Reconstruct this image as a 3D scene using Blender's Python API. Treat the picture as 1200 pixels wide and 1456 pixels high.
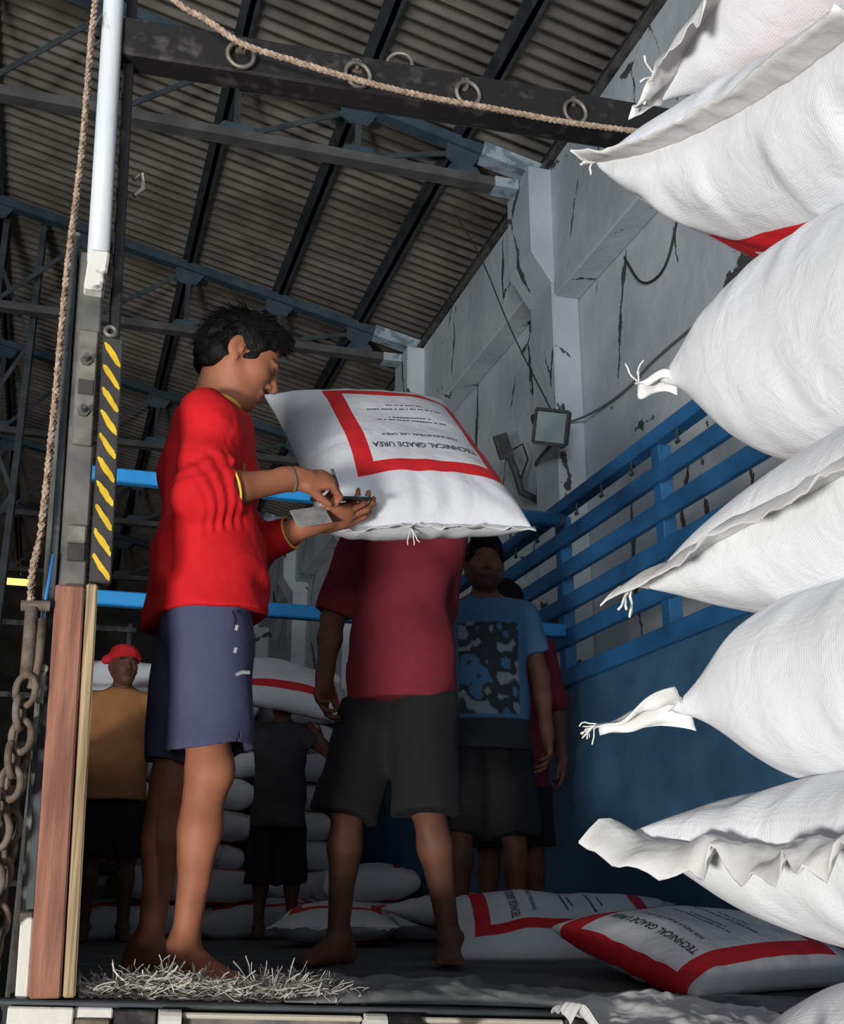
import bpy, bmesh, math, random
import numpy as np
from mathutils import Matrix, Vector

for o in list(bpy.data.objects):
    bpy.data.objects.remove(o)
scene = bpy.context.scene
COL = scene.collection
rnd = random.Random(7)
PI = math.pi

# ------------------------------------------------------------------ camera
# world: X across the truck bed, Y along it (away from the open tail), Z up, z = 0 bed floor at the tail
def make_camera():
    f, pitch, yaw = 1650.0, math.atan((1280 - 728) / 1650.0), math.radians(17.5)
    F = Vector((math.sin(yaw) * math.cos(pitch), math.cos(yaw) * math.cos(pitch), math.sin(pitch)))
    R = Vector((math.cos(yaw), -math.sin(yaw), 0))
    U = R.cross(F)
    cam = bpy.data.cameras.new('camera')
    cam.sensor_fit = 'VERTICAL'
    cam.sensor_height = 24.0
    cam.lens = 24.0 * f / 1456.0
    cam.clip_start = 0.02
    o = bpy.data.objects.new('camera', cam)
    COL.objects.link(o)
    m = Matrix((R, U, -F)).transposed().to_4x4()
    m.translation = Vector((0, 0, 0.17))
    o.matrix_world = m
    scene.camera = o
make_camera()

# ------------------------------------------------------------------ world, lights, exposure
world = bpy.data.worlds.new('world')
scene.world = world
world.use_nodes = True
bg = world.node_tree.nodes['Background']
bg.inputs[0].default_value = (0.80, 0.88, 1.0, 1)
bg.inputs[1].default_value = 0.24

def area(name, loc, target, sx, sy, power, color):
    l = bpy.data.lights.new(name, 'AREA')
    l.shape = 'RECTANGLE'
    l.size, l.size_y = sx, sy
    l.energy = power
    l.color = color
    o = bpy.data.objects.new(name, l)
    COL.objects.link(o)
    o.location = loc
    o.rotation_euler = (Vector(target) - Vector(loc)).to_track_quat('-Z', 'Y').to_euler()
    return o
# low light thrown up from the sunlit yard behind the truck
area('yard_light', (-2.7, -1.8, -0.95), (1.4, 4.5, 4.0), 0.8, 0.6, 375, (1.0, 0.97, 0.93))
# added cool fill lamp without a real opening, brightens the roof and right wall
dl = area('roof_fill_light', (-3.4, -6.5, 1.2), (3.0, 9.0, 8.5), 4.0, 2.0, 130, (0.86, 0.93, 1.0))
dl.data.spread = math.radians(60)
vs = scene.view_settings
vs.view_transform = 'Standard'
vs.look = 'None'
vs.gamma = 1.0
vs.use_curve_mapping = False
vs.exposure = 0.0

# ------------------------------------------------------------------ materials
MATS = {}
def srgb(r, g, b):
    def c(v):
        v /= 255.0
        return v / 12.92 if v <= 0.04045 else ((v + 0.055) / 1.055) ** 2.4
    return (c(r), c(g), c(b), 1.0)

def nodes_of(m):
    return m.node_tree.nodes, m.node_tree.links

def mat(name, col, rough=0.7, metal=0.0, col2=None, scale=8.0, detail=4.0, lo=0.35, hi=0.65, bump=0.0, bscale=None,
        stretch=(1, 1, 1), coat=0.0, spec=0.5, rand=0.0, attr=None, bdist=0.01):
    """Principled material: two colours mixed by stretched noise, optional noise relief."""
    m = bpy.data.materials.new(name)
    m.use_nodes = True
    N, L = nodes_of(m)
    p = N['Principled BSDF']
    p.inputs['Roughness'].default_value = rough
    p.inputs['Metallic'].default_value = metal
    p.inputs['Specular IOR Level'].default_value = spec
    tc = N.new('ShaderNodeTexCoord')
    mp = N.new('ShaderNodeMapping')
    mp.inputs['Scale'].default_value = stretch
    L.new(tc.outputs['Object'], mp.inputs[0])
    out = None
    if col2:
        n = N.new('ShaderNodeTexNoise')
        n.inputs['Scale'].default_value = scale
        n.inputs['Detail'].default_value = detail
        L.new(mp.outputs[0], n.inputs[0])
        r = N.new('ShaderNodeMapRange')
        r.inputs['From Min'].default_value = lo
        r.inputs['From Max'].default_value = hi
        L.new(n.outputs[0], r.inputs[0])
        mx = N.new('ShaderNodeMix')
        mx.data_type = 'RGBA'
        mx.inputs[6].default_value = col
        mx.inputs[7].default_value = col2
        L.new(r.outputs[0], mx.inputs[0])
        out = mx.outputs[2]
    if attr:
        a = N.new('ShaderNodeAttribute')
        a.attribute_name = attr
        mx = N.new('ShaderNodeMix')
        mx.data_type = 'RGBA'
        mx.blend_type = 'MULTIPLY'
        mx.inputs[0].default_value = 1.0
        if out:
            L.new(out, mx.inputs[6])
        else:
            mx.inputs[6].default_value = col
        L.new(a.outputs[0], mx.inputs[7])
        out = mx.outputs[2]
    if rand:
        oi = N.new('ShaderNodeObjectInfo')
        r = N.new('ShaderNodeMapRange')
        r.inputs['To Min'].default_value = 1 - rand
        r.inputs['To Max'].default_value = 1 + rand
        L.new(oi.outputs['Random'], r.inputs[0])
        hs = N.new('ShaderNodeHueSaturation')
        if out:
            L.new(out, hs.inputs['Color'])
        else:
            hs.inputs['Color'].default_value = col
        L.new(r.outputs[0], hs.inputs['Value'])
        out = hs.outputs[0]
    if out:
        L.new(out, p.inputs['Base Color'])
    else:
        p.inputs['Base Color'].default_value = col
    if bump:
        n = N.new('ShaderNodeTexNoise')
        n.inputs['Scale'].default_value = bscale or scale * 3
        n.inputs['Detail'].default_value = 5
        L.new(mp.outputs[0], n.inputs[0])
        b = N.new('ShaderNodeBump')
        b.inputs['Strength'].default_value = bump
        b.inputs['Distance'].default_value = bdist
        L.new(n.outputs[0], b.inputs['Height'])
        L.new(b.outputs[0], p.inputs['Normal'])
    MATS[name] = m
    return m

mat('sheet', srgb(160, 153, 140), 0.8, 0.0, srgb(120, 114, 104), 3.0, lo=.3, hi=.7, rand=.16, bump=.1, bscale=40)
mat('steel_dark', srgb(52, 58, 60), .6, .2, srgb(78, 84, 86), 6, bump=.1)
mat('steel_blue_dark', srgb(68, 86, 96), .6, .1, srgb(52, 66, 74), 5, bump=.1)
mat('steel_black', srgb(38, 36, 36), .55, .3, srgb(86, 80, 76), 22, lo=.55, hi=.75, bump=.25, bscale=30)
mat('steel_grey', srgb(120, 118, 112), .5, .45, srgb(70, 70, 68), 9, lo=.4, hi=.66, bump=.15, bscale=30)
mat('steel_plate', srgb(138, 134, 124), .55, .35, srgb(104, 101, 95), 20, bump=.15, bscale=60)
mat('pipe_white', srgb(208, 212, 216), .4, .0, srgb(70, 66, 60), 14, lo=.66, hi=.72, stretch=(1, 1, .35), bump=.1)
mat('rust', srgb(96, 80, 68), .8, .4, srgb(128, 116, 104), 30, bump=.3, bscale=90)
mat('ring_steel', srgb(104, 98, 90), .5, .5, srgb(140, 134, 122), 20, bump=.2, bscale=60)
mat('paint_chipped', srgb(214, 212, 202), .6, 0, srgb(74, 70, 64), 13, detail=7, lo=.56, hi=.61, bump=.3, bscale=30)
mat('paint_cream', srgb(196, 190, 172), .6, 0, srgb(96, 92, 84), 10, detail=7, lo=.54, hi=.6, stretch=(.4, 1, 1), bump=.3, bscale=30)
mat('wood_red', srgb(160, 110, 90), .8, 0, srgb(122, 80, 64), 7, detail=6, stretch=(7, 7, .7), bump=.25, bscale=20)
mat('wood_pale', srgb(186, 164, 128), .8, 0, srgb(128, 108, 78), 9, detail=6, stretch=(12, 12, .4), bump=.5, bscale=14)
mat('hazard_black', srgb(42, 41, 40), .5, 0, srgb(62, 60, 58), 14, bump=.1)
mat('hazard_yellow', srgb(226, 190, 40), .5, 0, srgb(200, 160, 24), 20)
mat('truck_blue', srgb(46, 108, 160), .45, 0, srgb(34, 82, 124), 5, detail=6, lo=.4, hi=.7, bump=.08)
mat('truck_blue_lit', srgb(40, 150, 220), .45, 0, srgb(30, 118, 180), 8, lo=.5, hi=.75)  # truck blue with the light on the cross bars put into the colour
mat('truck_panel', srgb(70, 114, 148), .5, 0, srgb(54, 92, 122), 4, detail=7, bump=.12, bscale=12)
mat('plaster', srgb(206, 212, 214), .9, 0, srgb(174, 182, 186), 1.2, detail=8, bump=.4, bscale=9, bdist=.02)
mat('concrete_floor', srgb(120, 116, 108), .9, 0, srgb(92, 88, 82), 2, bump=.3)
mat('bed_floor', srgb(96, 96, 94), .85, 0, srgb(60, 62, 62), 5, detail=6, bump=.4, bscale=18)
mat('tarp', srgb(150, 152, 151), .7, 0, srgb(96, 98, 98), 7, detail=7, bump=.5, bscale=26)
mat('shred', srgb(206, 202, 192), .7, 0, srgb(170, 166, 156), 20)
mat('plastic_white', srgb(224, 224, 222), .5, 0, srgb(198, 198, 196), 9, bump=.3, bscale=30)
mat('rope', srgb(192, 168, 146), .9, 0, srgb(140, 116, 98), 60, bump=.8, bscale=160)
mat('wire', srgb(48, 46, 44), .7)
mat('cable_grey', srgb(104, 104, 102), .8)
mat('lamp_glass', srgb(176, 190, 186), .15, 0, srgb(150, 164, 160), 5)
mat('lamp_body', srgb(60, 60, 60), .6, 0, srgb(84, 84, 82), 12)
mat('shirt_red', srgb(206, 28, 34), .85, 0, srgb(188, 20, 28), 5, bump=.55, bscale=13, bdist=.014, spec=.25)
mat('shirt_maroon', srgb(124, 40, 52), .9, 0, srgb(106, 32, 44), 5, bump=.5, bscale=11, bdist=.014, spec=.25)
mat('shirt_tan', srgb(176, 122, 76), .9, 0, srgb(160, 106, 64), 5)
mat('shirt_grey', srgb(66, 64, 64), .9, 0, srgb(50, 48, 48), 6)
mat('shorts_navy', srgb(74, 76, 104), .85, 0, srgb(64, 66, 92), 4, bump=.4, bscale=10, bdist=.012, spec=.25)
mat('shorts_black', srgb(17, 17, 19), .9, 0, srgb(12, 12, 14), 6)
mat('trim_yellow', srgb(222, 186, 72), .8)
mat('cap_red', srgb(206, 32, 42), .9, 0, srgb(180, 24, 34), 9, bump=.2)
mat('hair', srgb(9, 8, 8), .6, 0, srgb(16, 14, 13), 40, stretch=(1, 1, .3), bump=.4, bscale=120, spec=.15)
mat('skin', srgb(164, 106, 78), .6, 0, srgb(142, 88, 64), 9, spec=.3, attr='Col', bump=.12, bscale=160, bdist=.002)
mat('skin_dark', srgb(112, 74, 58), .6, 0, srgb(94, 60, 46), 12, spec=.3, attr='Col')
mat('zip', srgb(214, 216, 220), .35, .6)
mat('phone', srgb(24, 26, 30), .3)
mat('screen', srgb(96, 150, 196), .15)
mat('paper', srgb(150, 150, 148), .8, 0, srgb(116, 116, 116), 30)
mat('print_black', srgb(44, 44, 46), .8)
mat('thread', srgb(226, 224, 218), .8)
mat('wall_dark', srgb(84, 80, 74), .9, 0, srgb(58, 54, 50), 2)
mat('blue_strap', srgb(46, 130, 200), .6)

def emission(name, col, s):
    m = bpy.data.materials.new(name)
    m.use_nodes = True
    N, L = nodes_of(m)
    N.remove(N['Principled BSDF'])
    e = N.new('ShaderNodeEmission')
    e.inputs[0].default_value = col
    e.inputs[1].default_value = s
    L.new(e.outputs[0], N['Material Output'].inputs[0])
    MATS[name] = m
emission('day_strip', srgb(255, 214, 120), 1.6)

def plaster_cracked():
    """wall plaster with dark flaking cracks and damp streaks"""
    m = MATS['plaster']
    N, L = nodes_of(m)
    p = N['Principled BSDF']
    src = p.inputs['Base Color'].links[0].from_socket
    tc = N.new('ShaderNodeTexCoord')
    no = N.new('ShaderNodeTexNoise')
    no.inputs['Scale'].default_value = 1.6
    no.inputs['Detail'].default_value = 6
    L.new(tc.outputs['Object'], no.inputs[0])
    add = N.new('ShaderNodeMix')
    add.data_type = 'RGBA'
    add.inputs[0].default_value = .22
    L.new(tc.outputs['Object'], add.inputs[6])
    L.new(no.outputs['Color'], add.inputs[7])
    mp = N.new('ShaderNodeMapping')
    mp.inputs['Scale'].default_value = (1, 1, .5)
    L.new(add.outputs[2], mp.inputs[0])
    v = N.new('ShaderNodeTexVoronoi')
    v.feature = 'DISTANCE_TO_EDGE'
    v.inputs['Scale'].default_value = 1.5
    L.new(mp.outputs[0], v.inputs['Vector'])
    n2 = N.new('ShaderNodeTexNoise')
    n2.inputs['Scale'].default_value = 2.3
    n2.inputs['Detail'].default_value = 8
    n2.inputs['Roughness'].default_value = .7
    L.new(mp.outputs[0], n2.inputs[0])
    w = N.new('ShaderNodeMapRange')          # crack width follows the noise
    w.inputs['From Min'].default_value = .5
    w.inputs['From Max'].default_value = .72
    w.inputs['To Max'].default_value = .07
    L.new(n2.outputs[0], w.inputs[0])
    lt = N.new('ShaderNodeMath')
    lt.operation = 'LESS_THAN'
    L.new(v.outputs['Distance'], lt.inputs[0])
    L.new(w.outputs[0], lt.inputs[1])
    mx = N.new('ShaderNodeMix')
    mx.data_type = 'RGBA'
    L.new(lt.outputs[0], mx.inputs[0])
    L.new(src, mx.inputs[6])
    mx.inputs[7].default_value = srgb(74, 74, 74)
    L.new(mx.outputs[2], p.inputs['Base Color'])
plaster_cracked()

# sack cloth: UV is laid out in metres (u from the sewn end, v across), red printed frame
FR = dict(u0=.13, u1=.78, v0=.235, w=.055)
def sack_material(name, frame=True, base=(222, 224, 227)):
    m = bpy.data.materials.new(name)
    m.use_nodes = True
    N, L = nodes_of(m)
    p = N['Principled BSDF']
    p.inputs['Roughness'].default_value = .6
    p.inputs['Specular IOR Level'].default_value = .35
    uv = N.new('ShaderNodeUVMap')
    sep = N.new('ShaderNodeSeparateXYZ')
    L.new(uv.outputs[0], sep.inputs[0])
    def M(op, a, b=None, c=None):
        n = N.new('ShaderNodeMath')
        n.operation = op
        for i, x in enumerate((a, b, c)):
            if x is None:
                continue
            if isinstance(x, (int, float)):
                n.inputs[i].default_value = x
            else:
                L.new(x, n.inputs[i])
        return n.outputs[0]
    u, v = sep.outputs[0], sep.outputs[1]
    cu, hu = (FR['u0'] + FR['u1']) / 2, (FR['u1'] - FR['u0']) / 2
    du = M('SUBTRACT', M('ABSOLUTE', M('SUBTRACT', u, cu)), hu)
    dv = M('SUBTRACT', M('ABSOLUTE', v), FR['v0'])
    d = M('MAXIMUM', du, dv)
    band = M('MULTIPLY', M('LESS_THAN', d, 0.0), M('GREATER_THAN', d, -FR['w']))
    tc = N.new('ShaderNodeTexCoord')
    no = N.new('ShaderNodeTexNoise')
    no.inputs['Scale'].default_value = 6
    no.inputs['Detail'].default_value = 6
    L.new(tc.outputs['Object'], no.inputs[0])
    mr = N.new('ShaderNodeMapRange')
    mr.inputs['From Min'].default_value = .3
    mr.inputs['From Max'].default_value = .7
    L.new(no.outputs[0], mr.inputs[0])
    cm = N.new('ShaderNodeMix')
    cm.data_type = 'RGBA'
    cm.inputs[6].default_value = srgb(*base)
    cm.inputs[7].default_value = srgb(*[int(x * .95) for x in base])
    L.new(mr.outputs[0], cm.inputs[0])
    mx = N.new('ShaderNodeMix')
    mx.data_type = 'RGBA'
    L.new(band, mx.inputs[0])
    if not frame:
        mx.inputs[0].default_value = 0
        L.remove(mx.inputs[0].links[0])
    L.new(cm.outputs[2], mx.inputs[6])
    mx.inputs[7].default_value = srgb(206, 38, 44)
    L.new(mx.outputs[2], p.inputs['Base Color'])
    # weave: two crossed sine ribs plus soft creases
    wv = M('ADD', M('SINE', M('MULTIPLY', u, 1250.0)), M('SINE', M('MULTIPLY', v, 1250.0)))
    n2 = N.new('ShaderNodeTexNoise')
    n2.inputs['Scale'].default_value = 17
    n2.inputs['Detail'].default_value = 5
    n2.inputs['Distortion'].default_value = .6
    L.new(tc.outputs['Object'], n2.inputs[0])
    hgt = M('ADD', M('MULTIPLY', wv, .00009), M('MULTIPLY', n2.outputs[0], .006))
    b = N.new('ShaderNodeBump')
    b.inputs['Strength'].default_value = .8
    b.inputs['Distance'].default_value = 1.0
    L.new(hgt, b.inputs['Height'])
    L.new(b.outputs[0], p.inputs['Normal'])
    MATS[name] = m
sack_material('sack')
sack_material('sack_plain', frame=False)

# ------------------------------------------------------------------ mesh helpers
def tag(o, label=None, cat=None, group=None, kind=None):
    if label: o['label'] = label
    if cat: o['category'] = cat
    if group: o['group'] = group
    if kind: o['kind'] = kind
    return o

def empty(name, loc=(0, 0, 0), label=None, cat=None, group=None, kind=None):
    o = bpy.data.objects.new(name, None)
    o.empty_display_size = .1
    o.location = loc
    COL.objects.link(o)
    return tag(o, label, cat, group, kind)

WORLD_OF = {}
def origin_of(o):
    v = Vector((0, 0, 0))
    while o is not None:
        v = v + o.location
        o = o.parent
    return v

def mk(name, verts, faces, m, parent=None, smooth=False, uvs=None, cols=None, local=False):
    """one mesh object; verts are world coordinates and are stored relative to the parent's origin"""
    V = np.asarray(verts, dtype=np.float64).reshape(-1, 3)
    me = bpy.data.meshes.new(name)
    loc = Vector((0, 0, 0))
    if not local:
        if parent is not None:
            base = np.array(origin_of(parent))
            V = V - base
        else:
            b = np.array([(V[:, 0].min() + V[:, 0].max()) / 2, (V[:, 1].min() + V[:, 1].max()) / 2, V[:, 2].min()])
            V = V - b
            loc = Vector(b)
    if isinstance(faces, np.ndarray) and faces.ndim == 2:
        nf, k = faces.shape
        me.vertices.add(len(V))
        me.vertices.foreach_set('co', V.ravel())
        me.loops.add(nf * k)
        me.loops.foreach_set('vertex_index', faces.ravel().astype(np.int32))
        me.polygons.add(nf)
        me.polygons.foreach_set('loop_start', np.arange(0, nf * k, k, dtype=np.int32))
        me.update(calc_edges=True)
    else:
        me.from_pydata([tuple(v) for v in V], [], faces)
    me.validate()
    if smooth:
        me.polygons.foreach_set('use_smooth', np.ones(len(me.polygons), dtype=bool))
    if uvs is not None:
        uvl = me.uv_layers.new(name='UVMap')
        li = np.empty(len(me.loops), dtype=np.int32)
        me.loops.foreach_get('vertex_index', li)
        uvl.data.foreach_set('uv', np.asarray(uvs, dtype=np.float32)[li].ravel())
    if cols is not None:
        a = me.attributes.new('Col', 'FLOAT_COLOR', 'POINT')
        c = np.ones((len(V), 4), dtype=np.float32)
        c[:, :3] = cols
        a.data.foreach_set('color', c.ravel())
    me.materials.append(MATS[m])
    o = bpy.data.objects.new(name, me)
    o.location = loc
    COL.objects.link(o)
    if parent is not None:
        o.parent = parent
    return o

class MB:
    def __init__(s):
        s.v, s.f = [], []
    def add(s, vs, fs):
        b = len(s.v)
        s.v += [tuple(v) for v in vs]
        s.f += [tuple(i + b for i in f) for f in fs]
        return s
    def hexa(s, c):
        """8 corners: bottom ring then top ring"""
        return s.add(c, [(3, 2, 1, 0), (4, 5, 6, 7), (0, 1, 5, 4), (1, 2, 6, 5), (2, 3, 7, 6), (3, 0, 4, 7)])
    def box(s, x0, x1, y0, y1, z0, z1):
        return s.hexa([(x0, y0, z0), (x1, y0, z0), (x1, y1, z0), (x0, y1, z0), (x0, y0, z1), (x1, y0, z1), (x1, y1, z1), (x0, y1, z1)])
    def beam(s, a, b, w, h, up=(0, 0, 1)):
        """rectangular bar from a to b, w across, h along up"""
        a, b, up = Vector(a), Vector(b), Vector(up)
        d = (b - a).normalized()
        side = d.cross(up).normalized()
        u = side.cross(d).normalized()
        c = []
        for p in (a, b):
            c.append([p - side * w / 2 - u * h / 2, p + side * w / 2 - u * h / 2, p + side * w / 2 + u * h / 2, p - side * w / 2 + u * h / 2])
        return s.hexa(c[0] + c[1])
    def tube(s, pts, r, n=8, cap=True):
        pts = [Vector(p) for p in pts]
        rs = r if isinstance(r, (list, tuple)) else [r] * len(pts)
        rings = []
        up = Vector((0.13, 0.21, 1)).normalized()
        for i, p in enumerate(pts):
            d = (pts[min(i + 1, len(pts) - 1)] - pts[max(i - 1, 0)]).normalized()
            a = d.cross(up)
            if a.length < 1e-3:
                a = d.cross(Vector((1, 0, 0)))
            a.normalize()
            b = d.cross(a)
            rings.append([p + (a * math.cos(2 * PI * k / n) + b * math.sin(2 * PI * k / n)) * rs[i] for k in range(n)])
            up = b.cross(d) * -1 if False else up
        vs = [v for ring in rings for v in ring]
        fs = []
        for i in range(len(pts) - 1):
            for k in range(n):
                fs.append((i * n + k, i * n + (k + 1) % n, (i + 1) * n + (k + 1) % n, (i + 1) * n + k))
        if cap:
            fs.append(tuple(range(n))[::-1])
            fs.append(tuple((len(pts) - 1) * n + k for k in range(n)))
        return s.add(vs, fs)
    def torus(s, c, R, r, ax=(0, 1, 0), n=28, m=8, sx=1.0, e=None):
        ax = Vector(ax).normalized()
        e = Vector(e) if e else ax.orthogonal()
        e = (e - ax * e.dot(ax)).normalized()
        f = ax.cross(e)
        c = Vector(c)
        vs, fs = [], []
        for i in range(n):
            t = 2 * PI * i / n
            o = e * math.cos(t) * sx + f * math.sin(t)
            for k in range(m):
                q = 2 * PI * k / m
                vs.append(c + o * R + (o.normalized() * math.cos(q) + ax * math.sin(q)) * r)
        for i in range(n):
            for k in range(m):
                fs.append((i * m + k, ((i + 1) % n) * m + k, ((i + 1) % n) * m + (k + 1) % m, i * m + (k + 1) % m))
        return s.add(vs, fs)
    def prism(s, poly, d):
        """poly: list of 3D points (planar), extruded by vector d"""
        n = len(poly)
        d = Vector(d)
        vs = [Vector(p) for p in poly] + [Vector(p) + d for p in poly]
        fs = [tuple(range(n))[::-1], tuple(range(n, 2 * n))] + [(i, (i + 1) % n, (i + 1) % n + n, i + n) for i in range(n)]
        return s.add(vs, fs)
    def build(s, name, m, parent=None, smooth=False, bevel=0.0):
        o = mk(name, s.v, s.f, m, parent, smooth)
        bm = bmesh.new()
        bm.from_mesh(o.data)
        bmesh.ops.recalc_face_normals(bm, faces=bm.faces)
        if bevel:
            bmesh.ops.bevel(bm, geom=list(bm.edges), offset=bevel, segments=1, affect='EDGES', profile=.5)
        bm.to_mesh(o.data)
        bm.free()
        return o

def copy_tree(o, parent=None):
    c = o.copy()
    COL.objects.link(c)
    c.parent = parent
    for ch in list(o.children):
        copy_tree(ch, c)
    return c

# smooth value noise on numpy points
_rs = np.random.RandomState(3)
_NT = _rs.rand(64, 64, 64).astype(np.float32)
def vnoise(P, scale=1.0, seed=0):
    P = np.asarray(P, dtype=np.float32) * scale + seed * 7.31 + 100.0
    i = np.floor(P).astype(np.int32)
    f = P - i
    f = f * f * (3 - 2 * f)
    i &= 63
    j = (i + 1) & 63
    x0, y0, z0 = i[..., 0], i[..., 1], i[..., 2]
    x1, y1, z1 = j[..., 0], j[..., 1], j[..., 2]
    fx, fy, fz = f[..., 0], f[..., 1], f[..., 2]
    c00 = _NT[x0, y0, z0] * (1 - fx) + _NT[x1, y0, z0] * fx
    c10 = _NT[x0, y1, z0] * (1 - fx) + _NT[x1, y1, z0] * fx
    c01 = _NT[x0, y0, z1] * (1 - fx) + _NT[x1, y0, z1] * fx
    c11 = _NT[x0, y1, z1] * (1 - fx) + _NT[x1, y1, z1] * fx
    return (c00 * (1 - fy) + c10 * fy) * (1 - fz) + (c01 * (1 - fy) + c11 * fy) * fz - .5

# ================================================================== SETTING: warehouse
GZ = -1.15
WX = 3.6
def roof_z(x):
    return 6.02 + .222 * (WX - x)

MB().box(-13, 4.2, -9, 27, GZ - .2, GZ).build('floor', 'concrete_floor')['kind'] = 'structure'

COLS = [4.2, 7.55, 10.9, 14.25, 17.6, 20.95, 24.3]
def wall_right():
    w = empty('wall_right', (WX, 12, GZ), kind='structure')
    MB().box(WX, WX + .25, 1.6, 26.2, GZ, 5.75).build('infill', 'plaster', w)
    for i, y in enumerate(COLS):
        a = y + .22
        b = (COLS[i + 1] - .22) if i + 1 < len(COLS) else 26.2
        zb = 4.62 if i == 0 else 4.9
        MB().box(3.385, WX, a, b, zb, 5.78).build('lintel_band', 'plaster', w, bevel=.012)
        m = MB()
        m.box(3.37, WX, y - .22, y + .22, GZ, 4.75)
        m.build('pillar', 'plaster', w, bevel=.014)
        m = MB()   # haunch under the truss seat
        m.prism([(3.37, y - .24, 4.72), (3.2, y - .24, 4.98), (3.2, y - .24, 5.76), (WX, y - .24, 5.76), (WX, y - .24, 4.72)], (0, .48, 0))
        m.build('haunch', 'plaster', w, bevel=.014)
    # eave gutter strip between wall head and roof
    MB().box(3.36, 3.72, 3, 26.2, 5.80, 5.86).build('wall_plate', 'steel_grey', w)
wall_right()
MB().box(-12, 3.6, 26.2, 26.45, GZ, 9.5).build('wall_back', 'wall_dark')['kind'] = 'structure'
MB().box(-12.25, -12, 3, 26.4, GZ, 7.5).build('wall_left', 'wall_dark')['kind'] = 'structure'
# daylight slots high in the dark far wall
for x0, x1, z0, z1, n in ((-1.9, -.42, 8.55, 8.8, 1), (-1.9, -.75, 6.7, 6.86, 2)):
    w = empty('window_%d' % n, ((x0 + x1) / 2, 26.15, z0), kind='structure')
    MB().box(x0, x1, 26.13, 26.16, z0, z1).build('pane', 'day_strip', w)
    f = MB()
    f.box(x0 - .06, x1 + .06, 26.1, 26.19, z0 - .06, z0)
    f.box(x0 - .06, x1 + .06, 26.1, 26.19, z1, z1 + .06)
    f.build('frame', 'steel_dark', w)

def roof():
    c = empty('ceiling', (0, 12, 6), kind='structure')
    sl = math.sqrt(1 + .222 ** 2)
    rows = [(3.78, 1.80), (1.92, -.10), (.02, -2.0), (-1.88, -3.9), (-3.78, -5.8), (-5.68, -7.8)]
    pitch, cover, n = .135, .135 * 7, 7
    meshes = []
    for ri, (xa, xb) in enumerate(rows):
        per = 8
        vs, fs = [], []
        m = n * per + 1 + 6      # one extra rib laps the next sheet
        for j in range(m):
            y = j * pitch / per
            dz = .022 * math.sin(2 * PI * j / per)
            for x in (xa, xb):
                vs.append((x, y, roof_z(x) + dz + (.012 if x == xb else 0)))
        for j in range(m - 1):
            fs.append((2 * j, 2 * j + 1, 2 * j + 3, 2 * j + 2))
        # thickness: back side 2 mm above
        k = len(vs)
        vs += [(x, y, z + .003) for x, y, z in vs]
        fs += [tuple(i + k for i in f[::-1]) for f in fs]
        for x in (0, 1):
            for j in range(m - 1):
                a, b = 2 * j + x, 2 * j + 2 + x
                fs.append((a, b, b + k, a + k))
        me = bpy.data.meshes.new('roof_sheet')
        me.from_pydata(vs, [], fs)
        me.polygons.foreach_set('use_smooth', np.ones(len(me.polygons), dtype=bool))
        me.materials.append(MATS['sheet'])
        meshes.append(me)
    ny = 28
    for ri in range(len(rows)):
        for j in range(ny):
            o = bpy.data.objects.new('roof_sheet', meshes[ri])
            COL.objects.link(o)
            o.parent = c
            o.location = (0, -.3 + j * cover - 12, -6 + .004 * (j % 2) + rnd.uniform(-.003, .003))
    for x in (3.5, 2.74, 1.86, .9, -.08, -1.04, -2.0, -2.96, -3.92, -4.9, -6.0, -7.2):
        z = roof_z(x) - .02
        m = MB()
        m.box(x - .02, x + .02, -.2, 26, z - .12, z)
        m.box(x - .07, x + .02, -.2, 26, z - .012, z)
        m.box(x - .02, x + .05, -.2, 26, z - .12, z - .108)
        m.build('purlin', 'steel_dark', c)
roof()

# ------------------------------------------------------------------ roof trusses
def truss(y, label):
    t = empty('roof_truss', (0, y, 5.7), label, 'truss', 'roof trusses over the truck')
    zb = lambda x: 5.70 + .02 * max(0, x - 2.2)
    zt = lambda x: roof_z(x) - .17
    xs = [3.4, 2.74, 1.86, .9, -.08, -1.04, -2.0, -2.96, -3.92, -4.9, -6]
    MB().beam((2.95, y, zt(2.95)), (-7, y, zt(-7)), .11, .09).build('top_chord', 'steel_blue_dark', t)
    MB().beam((3.05, y, zb(3.05)), (-7, y, 5.7), .11, .08).build('bottom_chord', 'steel_grey_dark', t)
    m = MB()
    m.beam((3.56, y, zt(3.56)), (2.9, y, zt(2.9)), .15, .13)
    m.beam((3.56, y, 5.72), (3.0, y, 5.71), .15, .09)
    m.build('painted_end', 'plaster_paint', t)
    for i in range(1, len(xs)):
        x = xs[i]
        MB().beam((x, y - .01, zb(x)), (x, y - .01, zt(x)), .05, .012, up=(0, 1, 0)).build('strut', 'steel_dark', t)
        g = MB()
        z = zt(x)
        g.prism([(x + .17, y - .02, z - .06), (x - .13, y - .02, z + .02), (x - .15, y - .02, z - .14), (x - .08, y - .02, z - .2), (x + .08, y - .02, z - .2)], (0, .015, 0))
        g.build('gusset', 'steel_blue_dark', t)
        g = MB()
        z = zb(x)
        if True:
            g.prism([(x + .2, y - .02, z - .02), (x + .12, y - .02, z + .13), (x - .1, y - .02, z + .13), (x - .2, y - .02, z - .02)], (0, .015, 0))
        g.build('gusset', 'steel_blue_dark', t)
        if i + 1 < len(xs):
            x2 = xs[i + 1]
            MB().beam((x2 + .1, y + .02, zb(x2) + .08), (x - .08, y + .02, zt(x) - .08), .012, .045).build('brace', 'steel_dark', t)
    return t
mat('steel_grey_dark', srgb(98, 98, 94), .7, .1, srgb(74, 74, 72), 4, bump=.1)
mat('plaster_paint', srgb(170, 184, 192), .8, 0, srgb(120, 130, 136), 9, lo=.5, hi=.62, bump=.3)
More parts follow.
